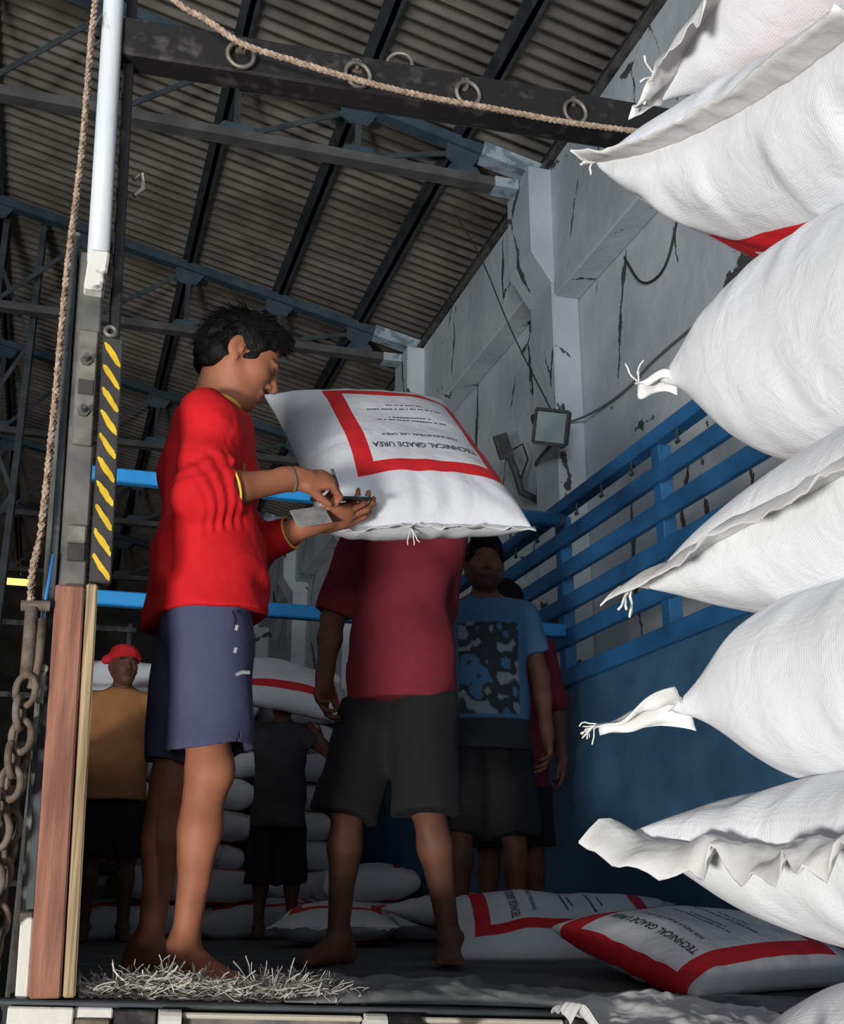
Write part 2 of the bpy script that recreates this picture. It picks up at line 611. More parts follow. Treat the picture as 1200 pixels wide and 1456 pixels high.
for y, lab in ((7.6, 'blue-grey steel roof truss seated on the pillar beside the floodlight'),
               (10.95, 'blue-grey steel roof truss on the second pillar behind the young man in red'),
               (14.3, 'third dim steel roof truss deeper in the shed'),
               (17.65, 'fourth dim steel roof truss deeper in the shed'),
               (21.0, 'last dim steel roof truss before the far wall')):
    truss(y, lab)

def lattice():
    t = empty('lattice_column', (-.75, 11.3, GZ), 'dark steel lattice column standing outside the truck on the dim side', 'column')
    H = 6.9
    for dx in (0, .36):
        for dy in (0, .3):
            MB().beam((-.95 + dx, 11.15 + dy, GZ), (-.95 + dx, 11.15 + dy, H), .06, .06, up=(0, 1, 0)).build('angle_post', 'steel_dark', t)
    z = GZ + .2
    k = 0
    while z < H - .8:
        a, b = (-.95, -.59) if k % 2 else (-.59, -.95)
        MB().beam((a, 11.14, z), (b, 11.14, z + .8), .012, .04).build('lacing_bar', 'steel_dark', t)
        z += .8
        k += 1
    t2 = empty('storage_frame', (-.3, 18.5, GZ), 'grey steel frame with shelves far back in the dim shed', 'rack')
    for x in (-1.6, -.2, 1.0):
        MB().beam((x, 18.5, GZ), (x, 18.5, 4.3), .07, .07, up=(0, 1, 0)).build('post', 'steel_grey', t2)
    for z in (.4, 1.9, 3.1, 4.2):
        MB().beam((-1.7, 18.46, z), (1.1, 18.46, z), .06, .08).build('shelf_bar', 'steel_grey', t2)
lattice()

# ================================================================== TRUCK
def zf(x, y):
    """bed floor height: sags slightly forward and towards the loaded tail corner"""
    return -.011 * (y - 2.45) - .045 * x * math.exp(-((y - 2.45) / .55) ** 2)

mat('side_wood', srgb(70, 62, 54), .85, 0, srgb(48, 42, 36), 8, stretch=(8, .5, 8), bump=.3)
truck = empty('truck', (1.15, 5.9, GZ), 'open blue truck bed with slatted side, steel tail arch and chipped white sill', 'truck')
def truck_bed():
    T = truck
    # floor
    nx, ny = 24, 44
    vs, fs = [], []
    for j in range(ny + 1):
        y = 2.44 + (9.3 - 2.44) * (j / ny) ** 1.6
        for i in range(nx + 1):
            x = -.03 + 2.36 * i / nx
            vs.append((x, y, zf(x, y)))
    k = len(vs)
    vs += [(x, y, z - .05) for x, y, z in vs]
    for j in range(ny):
        for i in range(nx):
            a = j * (nx + 1) + i
            q = (a, a + 1, a + nx + 2, a + nx + 1)
            fs.append(q)
            fs.append(tuple(v + k for v in q[::-1]))
    for i in range(nx):
        fs.append((i, i + k, i + 1 + k, i + 1))
    mk('bed_floor', vs, fs, 'bed_floor', T, smooth=True)
    # right side
    MB().box(2.31, 2.36, 2.5, 9.35, -.12, 1.2).build('side_panel', 'truck_panel', T, bevel=.006)
    m = MB()
    m.box(2.285, 2.31, 2.5, 9.35, 1.13, 1.21)
    m.build('panel_cap', 'truck_blue', T, bevel=.004)
    for y in (3.07, 4.06, 5.07, 6.05, 7.05, 8.05, 9.1):
        MB().box(2.31, 2.37, y - .035, y + .035, 1.2, 1.99).build('stake', 'truck_blue', T, bevel=.004)
    for z in (1.36, 1.525, 1.69, 1.855):
        MB().box(2.29, 2.325, 2.75, 9.35, z - .04, z + .04).build('side_rail', 'truck_blue', T, bevel=.005)
    MB().box(2.28, 2.35, 3.4, 9.35, 1.985, 2.05).build('top_rail', 'truck_blue', T, bevel=.006)
    MB().box(2.27, 2.36, 2.5, 3.4, 1.93, 2.05).build('corner_plate', 'steel_dark', T, bevel=.006)
    for y in (3.55, 3.85, 4.25, 4.55, 4.82, 5.3, 5.6, 5.9):
        m = MB()
        m.tube([(2.30, y, 1.99), (2.30, y, 1.94), (2.29, y + .005, 1.93)], .006, 6)
        m.tube([(2.30, y - .014, 1.93), (2.30, y + .014, 1.93)], .006, 6)
        m.build('lashing_hook', 'steel_dark', T)
    # left side
    for z0, z1 in ((-.1, .2), (.205, .43), (.435, .66), (.665, .88)):
        MB().box(-.035, -.005, 2.53, 9.35, z0, z1).build('side_board', 'side_wood', T, bevel=.004)
    for y in (3.9, 5.0, 6.3, 7.6, 9.1):
        MB().box(-.06, -.035, y - .03, y + .03, -.1, .88).build('stake', 'steel_dark', T)
    # cross bars
    MB().box(-.04, 2.3, 4.98, 5.03, 1.362, 1.425).build('cross_bar', 'truck_blue_lit', T, bevel=.006)
    MB().box(-.04, 1.55, 4.98, 5.03, 1.918, 1.982).build('cross_bar', 'truck_blue_lit', T, bevel=.006)
    m = MB()
    m.tube([(1.5, 5.0, 1.95), (2.30, 4.98, 1.945)], .037, 12)
    m.build('cross_bar', 'truck_blue', T, smooth=True)
    m = MB()
    m.torus((2.26, 4.95, 1.93), .03, .006, (1, .3, 0), n=16, m=6)
    m.build('bar_ring', 'steel_dark', T)
    MB().box(-.05, 2.36, 9.3, 9.36, -.1, 1.6).build('head_board', 'truck_panel', T)
    # chassis and wheels below the bed
    for x in (.75, 1.55):
        MB().box(x - .05, x + .05, 2.6, 9.3, -.42, -.18).build('chassis_rail', 'steel_black', T)
    MB().box(-.02, 2.34, 2.75, 2.85, -.18, -.1).build('cross_member', 'steel_black', T)
    for y in (4.6, 5.7):
        for x in (.1, .42, 1.9, 2.2):
            m = MB()
            m.torus((x, y, GZ + .46), .33, .14, (1, 0, 0), n=32, m=10)
            m.tube([(x - .08, y, GZ + .46), (x + .08, y, GZ + .46)], .24, 24)
            m.build('wheel', 'hazard_black', T, smooth=True)
        m = MB()
        m.tube([(.1, y, GZ + .46), (2.2, y, GZ + .46)], .07, 12)
        m.build('axle', 'steel_black', T)
truck_bed()

# tail post: everything leans a little outwards as it rises
def pl(x, z):
    return x - .034 * z
def post_piece(name, m, x0, x1, y0, y1, z0, z1, bev=.004, parent=None):
    c = []
    for z in (z0, z1):
        a, b = pl(x0, z), pl(x1, z)
        c += [(a, y0, z), (b, y0, z), (b, y1, z), (a, y1, z)]
    return MB().hexa(c).build(name, m, parent or truck, bevel=bev)

def tail_post():
    T = truck
    post_piece('corner_post', 'steel_grey', .008, .062, 2.42, 2.52, -.08, 1.56)
    post_piece('post_flange', 'steel_grey', -.022, .008, 2.44, 2.50, -.08, 1.62)
    post_piece('post_edge_strip', 'steel_dark', -.012, .004, 2.425, 2.44, -.02, 1.6, .002)
    post_piece('white_edge', 'paint_chipped', -.02, .003, 2.405, 2.43, -.03, .15, .003)
    # plates, holes, bolts on the grey post
    pp = post_piece('bolt_plate', 'steel_plate', .016, .058, 2.408, 2.42, 1.09, 1.36, .003)
    for z in (1.285, 1.165):
        m = MB()
        x = pl(.036, z)
        m.tube([(x, 2.409, z), (x, 2.400, z)], .013, 6)
        m.tube([(x, 2.401, z), (x, 2.376, z)], .006, 8)
        m.build('bolt', 'steel_grey', T)
    post_piece('slot', 'hazard_black', .022, .054, 2.4055, 2.41, 1.205, 1.24, .001)
    post_piece('slot_frame', 'steel_plate', .018, .058, 2.402, 2.42, .872, .91, .004)
    post_piece('slot', 'hazard_black', .022, .056, 2.412, 2.4185, .835, .872, .001)
    # stub under the white pipe
    m = MB()
    z0, z1 = 1.45, 1.55
    c = []
    for z, a, b in ((z0, .02, .064), (z1, .028, .072)):
        c += [(pl(a, z), 2.385, z), (pl(b, z), 2.385, z), (pl(b, z), 2.44, z), (pl(a, z), 2.44, z)]
    m.hexa(c)
    m.build('pipe_socket', 'paint_chipped', T, bevel=.005)
    m = MB()
    m.tube([(pl(.048, z), 2.42, z) for z in (1.535, 1.9, 2.3, 2.75)], .0245, 20)
    m.build('white_pipe', 'pipe_white', T, smooth=False)
    for p in T.children[-1].data.polygons:
        p.use_smooth = len(p.vertices) == 4
    # black slotted channel behind the pipe
    post_piece('slotted_channel', 'steel_black', .082, .106, 2.46, 2.53, 1.36, 2.34, .003)
    for i in range(9):
        z = 1.5 + i * .088
        post_piece('channel_slot', 'steel_plate', .0795, .083, 2.462, 2.468, z, z + .055, .0005)
    # hazard striped board
    b = post_piece('hazard_board', 'hazard_black', .068, .112, 2.40, 2.425, .79, 1.345, .003)
    n = 10
    for i in range(n):
        z = .802 + i * .0535
        m = MB()
        pts = []
        for k in range(22):
            t = 2 * PI * k / 22
            a = (abs(math.cos(t)) ** .75) * (1 if math.cos(t) > 0 else -1) * .5
            bb = (abs(math.sin(t)) ** .9) * (1 if math.sin(t) > 0 else -1) * .5
            jx, jz = rnd.uniform(-.0012, .0012), rnd.uniform(-.0015, .0015)
            xx = .090 + a * .037 + jx
            zz = z + .020 - a * .050 + bb * .021 + jz
            pts.append((pl(xx, zz), 2.3995, zz))
        m.prism(pts, (0, -.0015, 0))
        m.build('yellow_stripe', 'hazard_yellow', b)
    m = MB()
    m.torus((pl(.083, 1.362), 2.405, 1.362), .011, .005, (0, 1, 0), n=18)
    m.build('board_eye', 'steel_grey', b)
    # wooden planks below
    post_piece('plank', 'wood_red', .003, .060, 2.385, 2.42, .0, .776, .004)
    post_piece('batten', 'wood_pale', .063, .086, 2.392, 2.46, .0, .784, .004)
tail_post()

def tail_beam():
    T = truck
    def zb(x): return 2.172 + .046 * x
    m = MB()
    m.beam((.0, 2.46, zb(0)), (2.36, 2.44, zb(2.36)), .075, .11)
    bo = m.build('tail_beam', 'steel_black', T, bevel=.006)
    m = MB()
    m.beam((.3, 2.53, zb(.3) + .035), (2.36, 2.51, zb(2.36) + .035), .05, .10)
    m.build('beam_backing', 'steel_dark', T, bevel=.004)
    for x, dz, big in ((.285, -.005, 0), (.585, -.02, 0), (.885, -.035, 0), (1.195, -.045, 0), (1.5, -.05, 0)):
        z = zb(x) + .012
        m = MB()
        tilt = rnd.uniform(-.25, .25)
        m.torus((x, 2.402, z - .033), .033, .0058, (tilt * .5, 1, .12), n=30)
        r = m.build('lashing_ring', 'ring_steel', T, smooth=True)
        m = MB()
        m.torus((x, 2.415, z + .006), .012, .006, (1, 0, 0), n=14)
        m.box(x - .013, x + .013, 2.415, 2.425, z - .016, z + .026)
        m.build('staple', 'rust', r)
    m = MB()
    m.torus((.715, 2.47, zb(.715) + .092), .034, .0052, (.35, 1, .05), n=30)
    r = m.build('lashing_ring', 'ring_steel', T, smooth=True)
    m = MB()
    m.tube([(.75, 2.47, zb(.74) + .05), (.755, 2.47, zb(.74) + .085)], .006, 6)
    m.build('staple', 'rust', r)
    m = MB()
    m.torus((-.055, 2.46, 2.2), .04, .004, (1, .5, 0), n=26, sx=1.0)
    m.build('lashing_ring', 'steel_grey', T, smooth=True)
    m = MB()
    m.tube([(pl(.085, 1.82) + .035, 2.5, 1.82), (pl(.085, 1.82) + .055, 2.5, 1.84), (pl(.085, 1.82) + .06, 2.5, 1.80), (pl(.085, 1.82) + .04, 2.5, 1.775)], .006, 6)
    m.build('wire_hook', 'steel_plate', T)
    MB().box(2.29, 2.37, 2.42, 2.52, -.1, 2.33).build('corner_post', 'steel_grey', T, bevel=.004)
tail_beam()

def sill():
    T = truck
    s = lambda x: -.044 * x
    def piece(name, m, x0, x1, y0, y1, z0, z1, bev=.003):
        c = []
        for dz in (z0, z1):
            c += [(x0, y0, s(x0) + dz), (x1, y0, s(x1) + dz), (x1, y1, s(x1) + dz), (x0, y1, s(x0) + dz)]
        return MB().hexa(c).build(name, m, T, bevel=bev)
    piece('sill_beam', 'steel_black', -.05, 2.36, 2.40, 2.48, -.16, -.004)
    piece('sill_lip', 'steel_dark', -.05, 2.36, 2.385, 2.44, -.012, -.001)
    piece('sill_plate', 'paint_chipped', -.03, .085, 2.372, 2.40, -.052, -.012)
    piece('sill_plate', 'paint_chipped', .085, .155, 2.385, 2.40, -.032, -.012)
    piece('hinge_pin', 'rust', .088, .15, 2.375, 2.395, -.045, -.03)
    piece('sill_plate', 'paint_chipped', -.02, .15, 2.368, 2.40, -.12, -.058)
    piece('hinge_leaf', 'steel_black', .157, .232, 2.37, 2.40, -.13, -.013)
    def knuckle(x0, x1, m):
        q = MB()
        q.tube([(x0, 2.372, s(x0) - .034), (x1, 2.372, s(x1) - .034)], .023, 16)
        q.build('hinge_knuckle', m, T, smooth=False)
    knuckle(.236, .276, 'paint_chipped')
    def gate(x0, x1):
        piece('tail_gate_bar', 'paint_cream', x0, x1, 2.366, 2.385, -.026, -.016)
        piece('tail_gate_panel', 'steel_plate', x0, x1, 2.38, 2.40, -.046, -.024)
        piece('tail_gate_bar', 'paint_cream', x0, x1, 2.366, 2.385, -.060, -.045)
        piece('tail_gate_panel', 'paint_chipped', x0, x1, 2.372, 2.40, -.17, -.066)
    gate(.28, .625)
    knuckle(.63, .672, 'paint_chipped')
    knuckle(.673, .742, 'steel_black')
    gate(.747, 1.05)
    piece('hinge_leaf', 'steel_black', 1.055, 1.12, 2.37, 2.40, -.13, -.013)
    gate(1.125, 2.3)
sill()
# ================================================================== SACKS
class Sack:
    def __init__(s, L=.92, W=.60, T=.25, flat=.8, seed=0, bendx=0., bendy=0., corners=None, wr=.005, lump=.022, ear=.0, taper=.62, vexp=2.6, vpow=.5, belly=.13, rd=0., cw=5, aexp=3):
        s.__dict__.update(locals())
    def f(s, a, v, side):
        """a along (-1 sewn end .. 1), v across, side +1 top / -1 bottom -> local xyz"""
        a, v = np.broadcast_arrays(np.asarray(a, float), np.asarray(v, float))
        A = np.clip(1 - np.abs(a) ** s.aexp, 0, 1)
        B = np.clip(1 - np.abs(v) ** s.vexp, 0, 1)
        h = s.T / 2 * A ** s.taper * B ** s.vpow
        x = s.L / 2 * a * (1 - .06 * (1 - v ** 2))
        y = s.W / 2 * v * (1 - s.belly * A)
        x, y = x * (1 - s.rd * np.abs(v) ** 4), y * (1 - s.rd * np.abs(a) ** 4)
        P = np.stack([x, y, np.full_like(x, side * .3 + s.seed)], -1)
        n1 = vnoise(P, 5.5, s.seed) + .5 * vnoise(P, 12, s.seed + 3)
        e = np.exp(-(1 - np.abs(a)) / .16)
        Q = np.stack([x * 3, y * 26, np.full_like(x, side * .3 + s.seed)], -1)
        wr = e * vnoise(Q, 1.0, s.seed + 5) * 2
        e2 = np.exp(-(1 - np.abs(v)) / .14)
        Q = np.stack([x * 22, y * 3, np.full_like(x, side * .3 + s.seed)], -1)
        wr = wr + .6 * e2 * vnoise(Q, 1.0, s.seed + 8) * 2
        # diagonal tension creases from the corners
        dg = np.exp(-((np.abs(a) - np.abs(v)) / .35) ** 2) * np.clip(np.abs(a) - .45, 0, 1)
        Q = np.stack([(x * np.sign(a) - y * np.sign(v)) * 16, (x + y) * 1.5, np.full_like(x, side + s.seed)], -1)
        wr = wr + 1.6 * dg * vnoise(Q, 1.0, s.seed + 11) * 2
        k = np.clip(h / (s.T * .25), 0, 1)
        h = h + k * (s.lump * n1 + s.wr * wr * 1.5)
        z = side * np.maximum(h, 0) * (1 if side > 0 else s.flat)
        z = z + s.bendx * (a ** 2) + s.bendy * v ** 2
        if s.corners:
            for (ca, cv), (dx, dy, dz) in s.corners.items():
                w = np.clip((1 + ca * a) / 2, 0, 1) ** s.cw * np.clip((1 + cv * v) / 2, 0, 1) ** s.cw
                x, y, z = x + w * dx, y + w * dy, z + w * dz
        return np.stack([x, y, z], -1)
    def grid(s, nu, nv):
        # denser towards the rims
        def sp(n):
            t = np.linspace(-1, 1, n + 1)
            return np.sin(t * PI / 2) * .55 + t * .45
        a, v = sp(nu), sp(nv)
        Ag, Vg = np.meshgrid(a, v, indexing='ij')
        top, bot = s.f(Ag, Vg, 1), s.f(Ag, Vg, -1)
        idt = np.arange((nu + 1) * (nv + 1)).reshape(nu + 1, nv + 1)
        idb = idt.copy()
        inner = np.zeros_like(idt, bool)
        inner[1:-1, 1:-1] = True
        idb[inner] = idt.size + np.arange(inner.sum())
        V = np.concatenate([top.reshape(-1, 3), bot[inner]])
        uv = np.stack([(Ag + 1) / 2 * s.L, Vg * s.W / 2], -1)
        U = np.concatenate([uv.reshape(-1, 2), uv[inner]])
        def quads(i, flip):
            q = np.stack([i[:-1, :-1], i[1:, :-1], i[1:, 1:], i[:-1, 1:]], -1).reshape(-1, 4)
            return q[:, ::-1] if flip else q
        return V, np.concatenate([quads(idt, False), quads(idb, True)]), U
    def hem(s, w=.045, n=60, m=5, crump=.012, droop=0., curl=0., end=-1, jag=.25):
        v = np.linspace(-1, 1, n + 1)
        base = s.f(np.full_like(v, end), v, 1)
        vs = []
        for lay in (1, -1):
            for j in range(m + 1):
                t = j / m
                wv = w * (1 + jag * 2 * vnoise(np.stack([v * 4, v * 0 + s.seed, v * 0], -1), 1.0, 2))
                q = base.copy()
                q[:, 0] += end * t * wv - end * .006 * (1 - t)
                nz = vnoise(np.stack([v * 9, np.full_like(v, t * 1.6), np.full_like(v, s.seed)], -1), 1.0, 4) \
                    + .6 * vnoise(np.stack([v * 22, np.full_like(v, t * 2.5), np.full_like(v, s.seed)], -1), 1.0, 9)
                q[:, 2] += crump * 2 * nz * (.25 + t) + droop * t * t + curl * math.sin(t * PI) + lay * .0016
                q[:, 0] += end * curl * .5 * nz * t
                vs.append(q)
        V = np.concatenate(vs)
        k = n + 1
        fs = []
        for lay in range(2):
            o = lay * (m + 1) * k
            for j in range(m):
                for i in range(n):
                    q = (o + j * k + i, o + j * k + i + 1, o + (j + 1) * k + i + 1, o + (j + 1) * k + i)
                    fs.append(q if lay == 0 else q[::-1])
        o = (m + 1) * k
        for i in range(n):
            a, b = m * k + i, m * k + i + 1
            fs.append((a, b, b + o, a + o))
            fs.append((i + 1, i, i + o, i + 1 + o))
        for j in range(m):
            for i in (0, n):
                a, b = j * k + i, (j + 1) * k + i
                fs.append((a, b, b + o, a + o))
        return V, np.array(fs), None

def text_mesh(txt, width=None, height=None, bold=0.0):
    cu = bpy.data.curves.new('lettering', 'FONT')
    cu.body = txt
    cu.align_x = 'CENTER'
    cu.align_y = 'CENTER'
    cu.resolution_u = 2
    cu.offset = bold
    o = bpy.data.objects.new('lettering_tmp', cu)
    COL.objects.link(o)
    dg = bpy.context.evaluated_depsgraph_get()
    me = bpy.data.meshes.new_from_object(o.evaluated_get(dg))
    V = np.array([v.co[:] for v in me.vertices])
    F = [tuple(p.vertices) for p in me.polygons]
    bpy.data.objects.remove(o)
    bpy.data.curves.remove(cu)
    bpy.data.meshes.remove(me)
    V = V[:, :2]
    ext = V.max(0) - V.min(0)
    V = V - (V.max(0) + V.min(0)) / 2
    sc = width / ext[0]
    V[:, 0] *= sc
    V[:, 1] *= (height / ext[1]) if height else sc
    return V, F

_TX = {}
def print_parts(sk, parent, up=-1, side=1, voff=0.):
    """the black print inside the red frame, wrapped onto the sack surface"""
    lines = [('TECHNICAL GRADE UREA', .275, .335, .032), ('FOR INDUSTRIAL USE ONLY', .345, .25, .016)]
    if up > 0:
        lines = [(t, FR['u0'] + FR['u1'] - u, w, h) for t, u, w, h in lines]
    for t, u0, w, h in lines:
        if t not in _TX:
            _TX[t] = text_mesh(t, 1.0, None, .012)
        V, F = _TX[t]
        V = V * np.array([w, h / (V[:, 1].max() - V[:, 1].min())])
        u = u0 + V[:, 1] * up * 1.0
        v = V[:, 0] * -up * side * 1.0 + voff
        P = sk.f(u / sk.L * 2 - 1, v / (sk.W / 2), side)
        P[:, 2] += side * .0018
        mk('lettering', P, F, 'print_black', parent, local=True)
    # small print too fine to read: short strokes in word-like runs
    r = random.Random(5)
    for u0, w, h in ((.465, .24, .007), (.49, .15, .007), (.565, .26, .008), (.60, .13, .006)):
        uu = u0 if up < 0 else FR['u0'] + FR['u1'] - u0
        vs, fs = [], []
        x = -w / 2
        while x < w / 2:
            l = r.uniform(.005, .012)
            for du, dv in ((-h / 2, x), (-h / 2, x + l), (h / 2, x + l), (h / 2, x)):
                vs.append((uu + du, dv))
            k = len(vs)
            fs.append((k - 4, k - 3, k - 2, k - 1))
            x += l + (.002 if r.random() < .75 else .008)
        A = np.array(vs)
        P = sk.f(A[:, 0] / sk.L * 2 - 1, (A[:, 1] + voff) / (sk.W / 2), side)
        P[:, 2] += side * .0018
        o = mk('small_print', P, fs, 'print_black', parent, local=True)
        o['kind'] = 'stuff'

def place(o, loc, rot=(0, 0, 0), mtx=None):
    if mtx is not None:
        m = mtx.to_4x4()
        m.translation = Vector(loc)
        o.matrix_world = m
    else:
        o.location = loc
        o.rotation_euler = [math.radians(a) for a in rot]

def thread_tail(parent, p, d, n=3, ln=.03, r=.0011, seed=0, fray=0):
    rr = random.Random(seed)
    for i in range(n):
        pts = []
        q = Vector(p)
        dd = Vector(d).normalized()
        for k in range(7):
            pts.append(q.copy())
            dd = (dd + Vector((rr.uniform(-.5, .5), rr.uniform(-.5, .5), rr.uniform(-.6, .3)))).normalized()
            q = q + dd * ln / 6
        m = MB()
        m.tube(pts, r, 5)
        o = mk('thread', m.v, m.f, 'thread', parent, smooth=True, local=True)

G = 'sacks in the tall stack beside the truck tail'
TAIL, BED, CARRIED = [], [], []          # bag meshes, pressed against their neighbours at the end
def make_sack(label, sk, loc, rot=None, mtx=None, group=None, hem=None, prints=0, nu=70, nv=54, cat='sack', threads=(), name='sack', frame=True, voff=0.):
    r = empty(name, loc, label, cat, group)
    place(r, loc, rot or (0, 0, 0), mtx)
    V, F, U = sk.grid(nu, nv)
    U = U - np.array([0, voff])
    b = mk('bag', V, F, 'sack' if frame else 'sack_plain', r, smooth=True, uvs=U, local=True)
    if group == G:
        TAIL.append(b)
    elif group == 'sacks lying on the truck floor':
        BED.append(b)
    else:
        CARRIED.append(b)
    if hem:
        for hd in (hem if isinstance(hem, list) else [hem]):
            V, F, _ = sk.hem(**hd)
            mk('hem', V, F, 'plastic_white', r, smooth=True, local=True)
    if prints:
        print_parts(sk, r, up=-1 if prints == 1 else 1, voff=voff)
    for t in threads:
        thread_tail(r, *t[:2], **t[2])
    return r

def corner(sk, a, v):
    return tuple(sk.f(np.array([a]), np.array([v]), 1)[0])

def ear(parent, p, d, ln, w0, w1, seed):
    """twisted flat corner of the bag cloth; returns its tip"""
    p, d = Vector(p), Vector(d).normalized()
    sd = d.cross(Vector((.35, .45, .8))).normalized()
    up = sd.cross(d)
    n, m = 16, 10
    V = []
    for lay in (1, -1):
        for i in range(n + 1):
            t = i / n
            w = w0 + (w1 - w0) * min(1, t * 1.4)
            c = p + d * (ln * t - .03) + up * (.010 * math.sin(t * 5))
            for j in range(m + 1):
                v = j / m - .5
                nz = float(vnoise(np.array([[t * 3.5, v * 5 + seed, seed * .7]]), 1.0, 6)[0])
                V.append(c + sd * v * w + up * (nz * .030 + .010 * math.sin(v * 9 + t * 3) + lay * .0015))
    k = m + 1
    o = (n + 1) * k
    F = []
    for i in range(n):
        for j in range(m):
            q = (i * k + j, i * k + j + 1, (i + 1) * k + j + 1, (i + 1) * k + j)
            F += [q, tuple(x + o for x in q[::-1])]
        for j in (0, m):
            a, b = i * k + j, (i + 1) * k + j
            F.append((a, b, b + o, a + o))
    for i in (0, n):
        for j in range(m):
            a, b = i * k + j, i * k + j + 1
            F.append((a, b, b + o, a + o))
    mk('ear', V, F, 'plastic_white', parent, smooth=True, local=True)
    return p + d * (ln - .03)

# ------------------------------------------------------------------ tall stack beside the tail
def right_stack():
    S = []
    sk = Sack(T=.30, seed=1, W=.58, corners={(-1, 1): (.0, .02, -.10)}, lump=.035, wr=.012)
    make_sack('topmost crumpled white sack of the stack beside the truck tail', sk, (1.375, 1.20, 1.60), (6, 0, -3), group=G, nu=90, nv=90,
              hem=dict(w=.06, crump=.02, droop=-.06), threads=((corner(sk, -1, .9), (-1, .2, .3), dict(n=3, ln=.07, r=.002, seed=4)),), frame=False)
    sk = Sack(T=.36, seed=2, W=.66, flat=.98, corners={(-1, 1): (-.03, .01, .02)}, lump=.018, wr=.012, taper=.45, vpow=.38, vexp=3)
    make_sack('white sack with wide sewn hem, second from the top of the stack beside the tail', sk, (1.315, 1.27, 1.285), (17, 0, 2), group=G, nu=110, nv=110,
              hem=dict(w=.05, crump=.006, droop=.004, jag=.1), threads=((corner(sk, -1.0, .99), (-1, .5, .3), dict(n=4, ln=.03, r=.002, seed=5)),))
    sk = Sack(T=.38, seed=3, W=.64, flat=.95, corners={(-1, 1): (-.02, .02, -.02)}, lump=.012, wr=.010, taper=.5, vpow=.5, vexp=4.5, aexp=5.5, rd=.07, cw=30)
    r3 = make_sack('plump white sack with a small square ear, third from the top of the stack', sk, (1.345, 1.235, .95), (9, 0, 0), group=G, nu=110, nv=110,
              frame=False)
    tip = ear(r3, corner(sk, -1, 1), (-.75, .7, -.05), .062, .040, .038, 31)
    thread_tail(r3, tip, (-.1, .1, 1), n=3, ln=.05, r=.0015, seed=6)
    sk = Sack(T=.33, seed=4, W=.66, flat=.95, corners={(-1, 1): (-.03, .03, -.05)}, lump=.012, wr=.008, taper=.48, vpow=.4, vexp=3)
    make_sack('white sack with a broad folded hem flap and frayed corner, mid height in the stack', sk, (1.345, 1.20, .675), (1, 0, 0), group=G, nu=110, nv=110,
              hem=dict(w=.075, crump=.008, droop=-.035, curl=.006, jag=.15), threads=((corner(sk, -1.05, 1.0), (-.4, .2, -1), dict(n=4, ln=.05, r=.002, seed=7)),))
    sk = Sack(T=.31, seed=5, W=.62, flat=.95, corners={(-1, 1): (-.03, .03, -.02)}, lump=.010, wr=.007, taper=.5, vpow=.5, vexp=4.5, aexp=5.5, rd=.07, cw=30)
    r5 = make_sack('fat white sack with a long twisted frayed ear and red stripe on top', sk, (1.325, 1.22, .445), (1, 0, 3), group=G, nu=110, nv=110,
              )
    tip = ear(r5, corner(sk, -1, 1), (-.62, .78, -.12), .135, .085, .034, 32)
    thread_tail(r5, tip, (-.6, .7, .1), n=9, ln=.035, r=.0011, seed=8)
    sk = Sack(T=.29, seed=6, W=.66, flat=1.0, corners={(-1, 1): (-.04, .04, .05)}, lump=.012, wr=.008, taper=.42, vpow=.4, vexp=3)
    make_sack('white sack with crumpled overhanging hem flap in the stack beside the tail', sk, (1.33, 1.23, .225), (-2, 0, 2), group=G, nu=110, nv=110,
              hem=dict(w=.075, crump=.022, droop=-.02, curl=.012, jag=.4), threads=((corner(sk, -1.03, 1.0), (-.6, .6, .3), dict(n=8, ln=.035, r=.0012, seed=9)),))
    sk = Sack(T=.27, seed=7, W=.62, flat=1.0, corners={(-1, 1): (0, 0, -.06)}, lump=.010, wr=.006, taper=.45, vpow=.45, aexp=5, vexp=4, rd=.06)
    make_sack('white sack with frayed white scrap at its rim, low in the stack', sk, (1.31, 1.22, -.035), (-4, 0, 0), group=G, nu=90, nv=90,
              hem=dict(w=.05, crump=.03, droop=.03, jag=.8))
    for i, z in enumerate((-.2575, -.515, -.7725, -1.03)):
        sk = Sack(T=.25, seed=20 + i, flat=.95)
        make_sack('white sack low in the stack, below the ones in view', sk, (1.28 + .02 * (i % 2), 1.2, z), (0, 0, 3 * (-1) ** i), group=G, nu=30, nv=30)
right_stack()

# ------------------------------------------------------------------ sack on the porter's head
def head_sack():
    sk = Sack(T=.27, L=.95, W=.60, seed=11, flat=.9, lump=.014, wr=.008, corners={(1, 1): (.05, .03, .01), (-1, -1): (0, -.01, 0)}, vpow=.42, taper=.45, belly=.07)
    a = Vector((-.02, .72, .69)).normalized()            # along the sack, from hem upwards
    n = Vector((-.10, -.70, .70))
    y = n.cross(a).normalized()
    n = a.cross(y)
    M = Matrix((a, y, n)).transposed()
    hemc = Vector((.925, 2.90, 1.142))
    make_sack('white sack with red frame and black print carried on the maroon-shirted porter\'s head', sk, hemc + a * .47, mtx=M, nu=110, nv=90, prints=1, voff=-.055,
              hem=dict(w=.035, crump=.010, droop=.01), threads=((corner(sk, -1.03, .15), (-.8, -.5, -.3), dict(n=3, ln=.06, r=.0016, seed=12)),))
head_sack()

